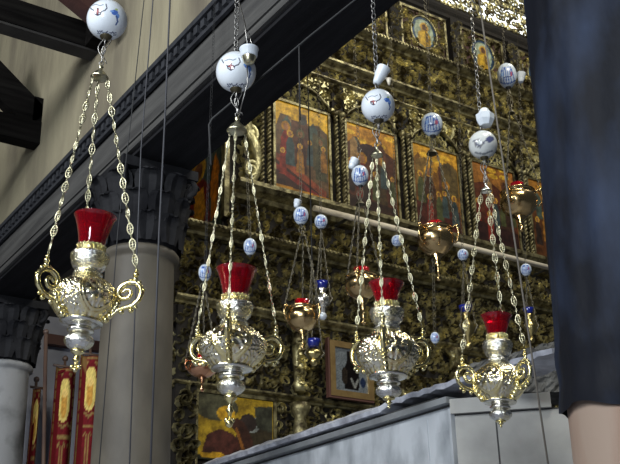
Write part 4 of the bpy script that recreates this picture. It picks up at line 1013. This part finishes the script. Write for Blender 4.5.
blue_lamp(6.0, 469, 308, 331, 350, 7.5, g9, 'brass', 'small brass lamp with round blue glass left of the rightmost big lamp glass')
blue_lamp(6.0, 532, 310, 330, 343, 6, g10, 'brass', 'small brass lamp with blue glass near the wrapped column')
blue_lamp(5.9, 314, 342, 356, 366, 8, PH(312,260,5.9), 'brass', 'low brass lamp with dark blue glass left of the framed icon')
mb = MB(); p = PH(312,260,5.9); mb.tube([p, Vector((p.x,p.y,CEIL+.3))], .004, 5); tag(mb.build('cord','cord',loc=p), 'thin cord above the low brass blue glass lamp', 'cord')

# ---- cords
def cord(pts, H, r, m, label, up=True, group=None):
    P = [PH(x, y, H) for x, y in pts]
    if up: t = (P[0]-P[1]).normalized(); P = [P[0]+t*((CEIL-P[0].z)/t.z)]+P
    o = MB().tube(P, r, 6).build('hanging_cord', m, loc=P[-1]); tag(o, label, 'cord', group)
G = 'thin cords before the beige column'
cord([(144,0),(131,119),(118,230),(110,330),(98,480)], 3.9, .0022, 'cord', 'thin dark cord, leftmost of three, crossing the plaster wall behind lamp chains', group=G)
cord([(153,0),(141,150),(137,250),(129,480)], 4.2, .0030, 'cord_light', 'grey cord, middle of three, hanging down before the beige column', group=G)
cord([(170,0),(165,119),(159,235),(150,480)], 4.5, .0048, 'cord_light', 'thickest grey cord, rightmost of three, at the shaded side of the beige column', group=G)
cord([(479,0),(513,229),(549,470)], 4.0, .0042, 'cord_brown', 'thin slanting cord crossing in front of the rightmost big lamp area')
cord([(301,0),(300,45),(299,78)], 4.6, .005, 'cord', 'short dark cord end beside the underside of the beam') if False else None
P = [PH(395,-30,3.5), PH(355,0,3.5), PH(310,36,3.5), PH(212,119,3.5), PH(209,121,3.5), PH(210,160,3.5)]
o = MB().tube(P[:4]+[PH(209,125,3.5), PH(211,165,3.5)], .0042, 6).build('electric_cable', 'cord', loc=P[3]); tag(o, 'thin straight cable stretched diagonally under the dark beam', 'cable')
P = [PH(299,45,3.5), PH(301,130,3.5)]; 
o = MB().tube([PH(299,44,3.5), PH(300,120,3.5)], .003, 6).build('hanging_cord', 'cord', loc=P[0]); tag(o, 'thin dark cord dropping from the diagonal cable', 'cord')

# ================================================================== LIGHT
def area(name, loc, target, sx, sy, power, col):
    L = bpy.data.lights.new(name, 'AREA'); L.shape = 'RECTANGLE'; L.size = sx; L.size_y = sy; L.energy = power; L.color = col
    o = bpy.data.objects.new(name, L); C.objects.link(o); o.location = loc
    o.rotation_euler = (Vector(target)-Vector(loc)).to_track_quat('-Z', 'Y').to_euler(); return o
area('nave_window_light', (-5.5,3.5,6.8), (2.3,5.5,4.5), 2.0, 1.4, 440, (.94,.97,1))
area('nave_window_light', (-5.5,-.5,6.8), (2.3,3.5,3.5), 2.2, 1.6, 330, (.88,.95,1))
area('aisle_fill_light', (7.2,3.2,10.2), (6.3,7.2,6.8), 2.0, 1.2, 210, (1,.98,.88))  # added overhead light that rakes down the screen and brings out its carving
area('aisle_fill_light', (3.2,1.5,7.0), (4.8,7.4,5.9), 1.0, .8, 140, (1,.97,.86))  # added light that brightens the side icon and the icon row
area('low_fill_light', (-3.6,-1.2,3.4), (2.2,3.5,3.2), 1.1, 1.5, 250, (.84,.92,1))  # added low cool fill for the ceramic balls, lamps and parapet
w = bpy.data.worlds.new('world'); bpy.context.scene.world = w; w.use_nodes = True
w.node_tree.nodes['Background'].inputs[0].default_value = (.62,.72,.88,1); w.node_tree.nodes['Background'].inputs[1].default_value = .06
sc = bpy.context.scene; sc.view_settings.view_transform = 'Standard'; sc.view_settings.look = 'None'; sc.view_settings.exposure = 0; sc.view_settings.gamma = 1
sc.view_settings.use_curve_mapping = False
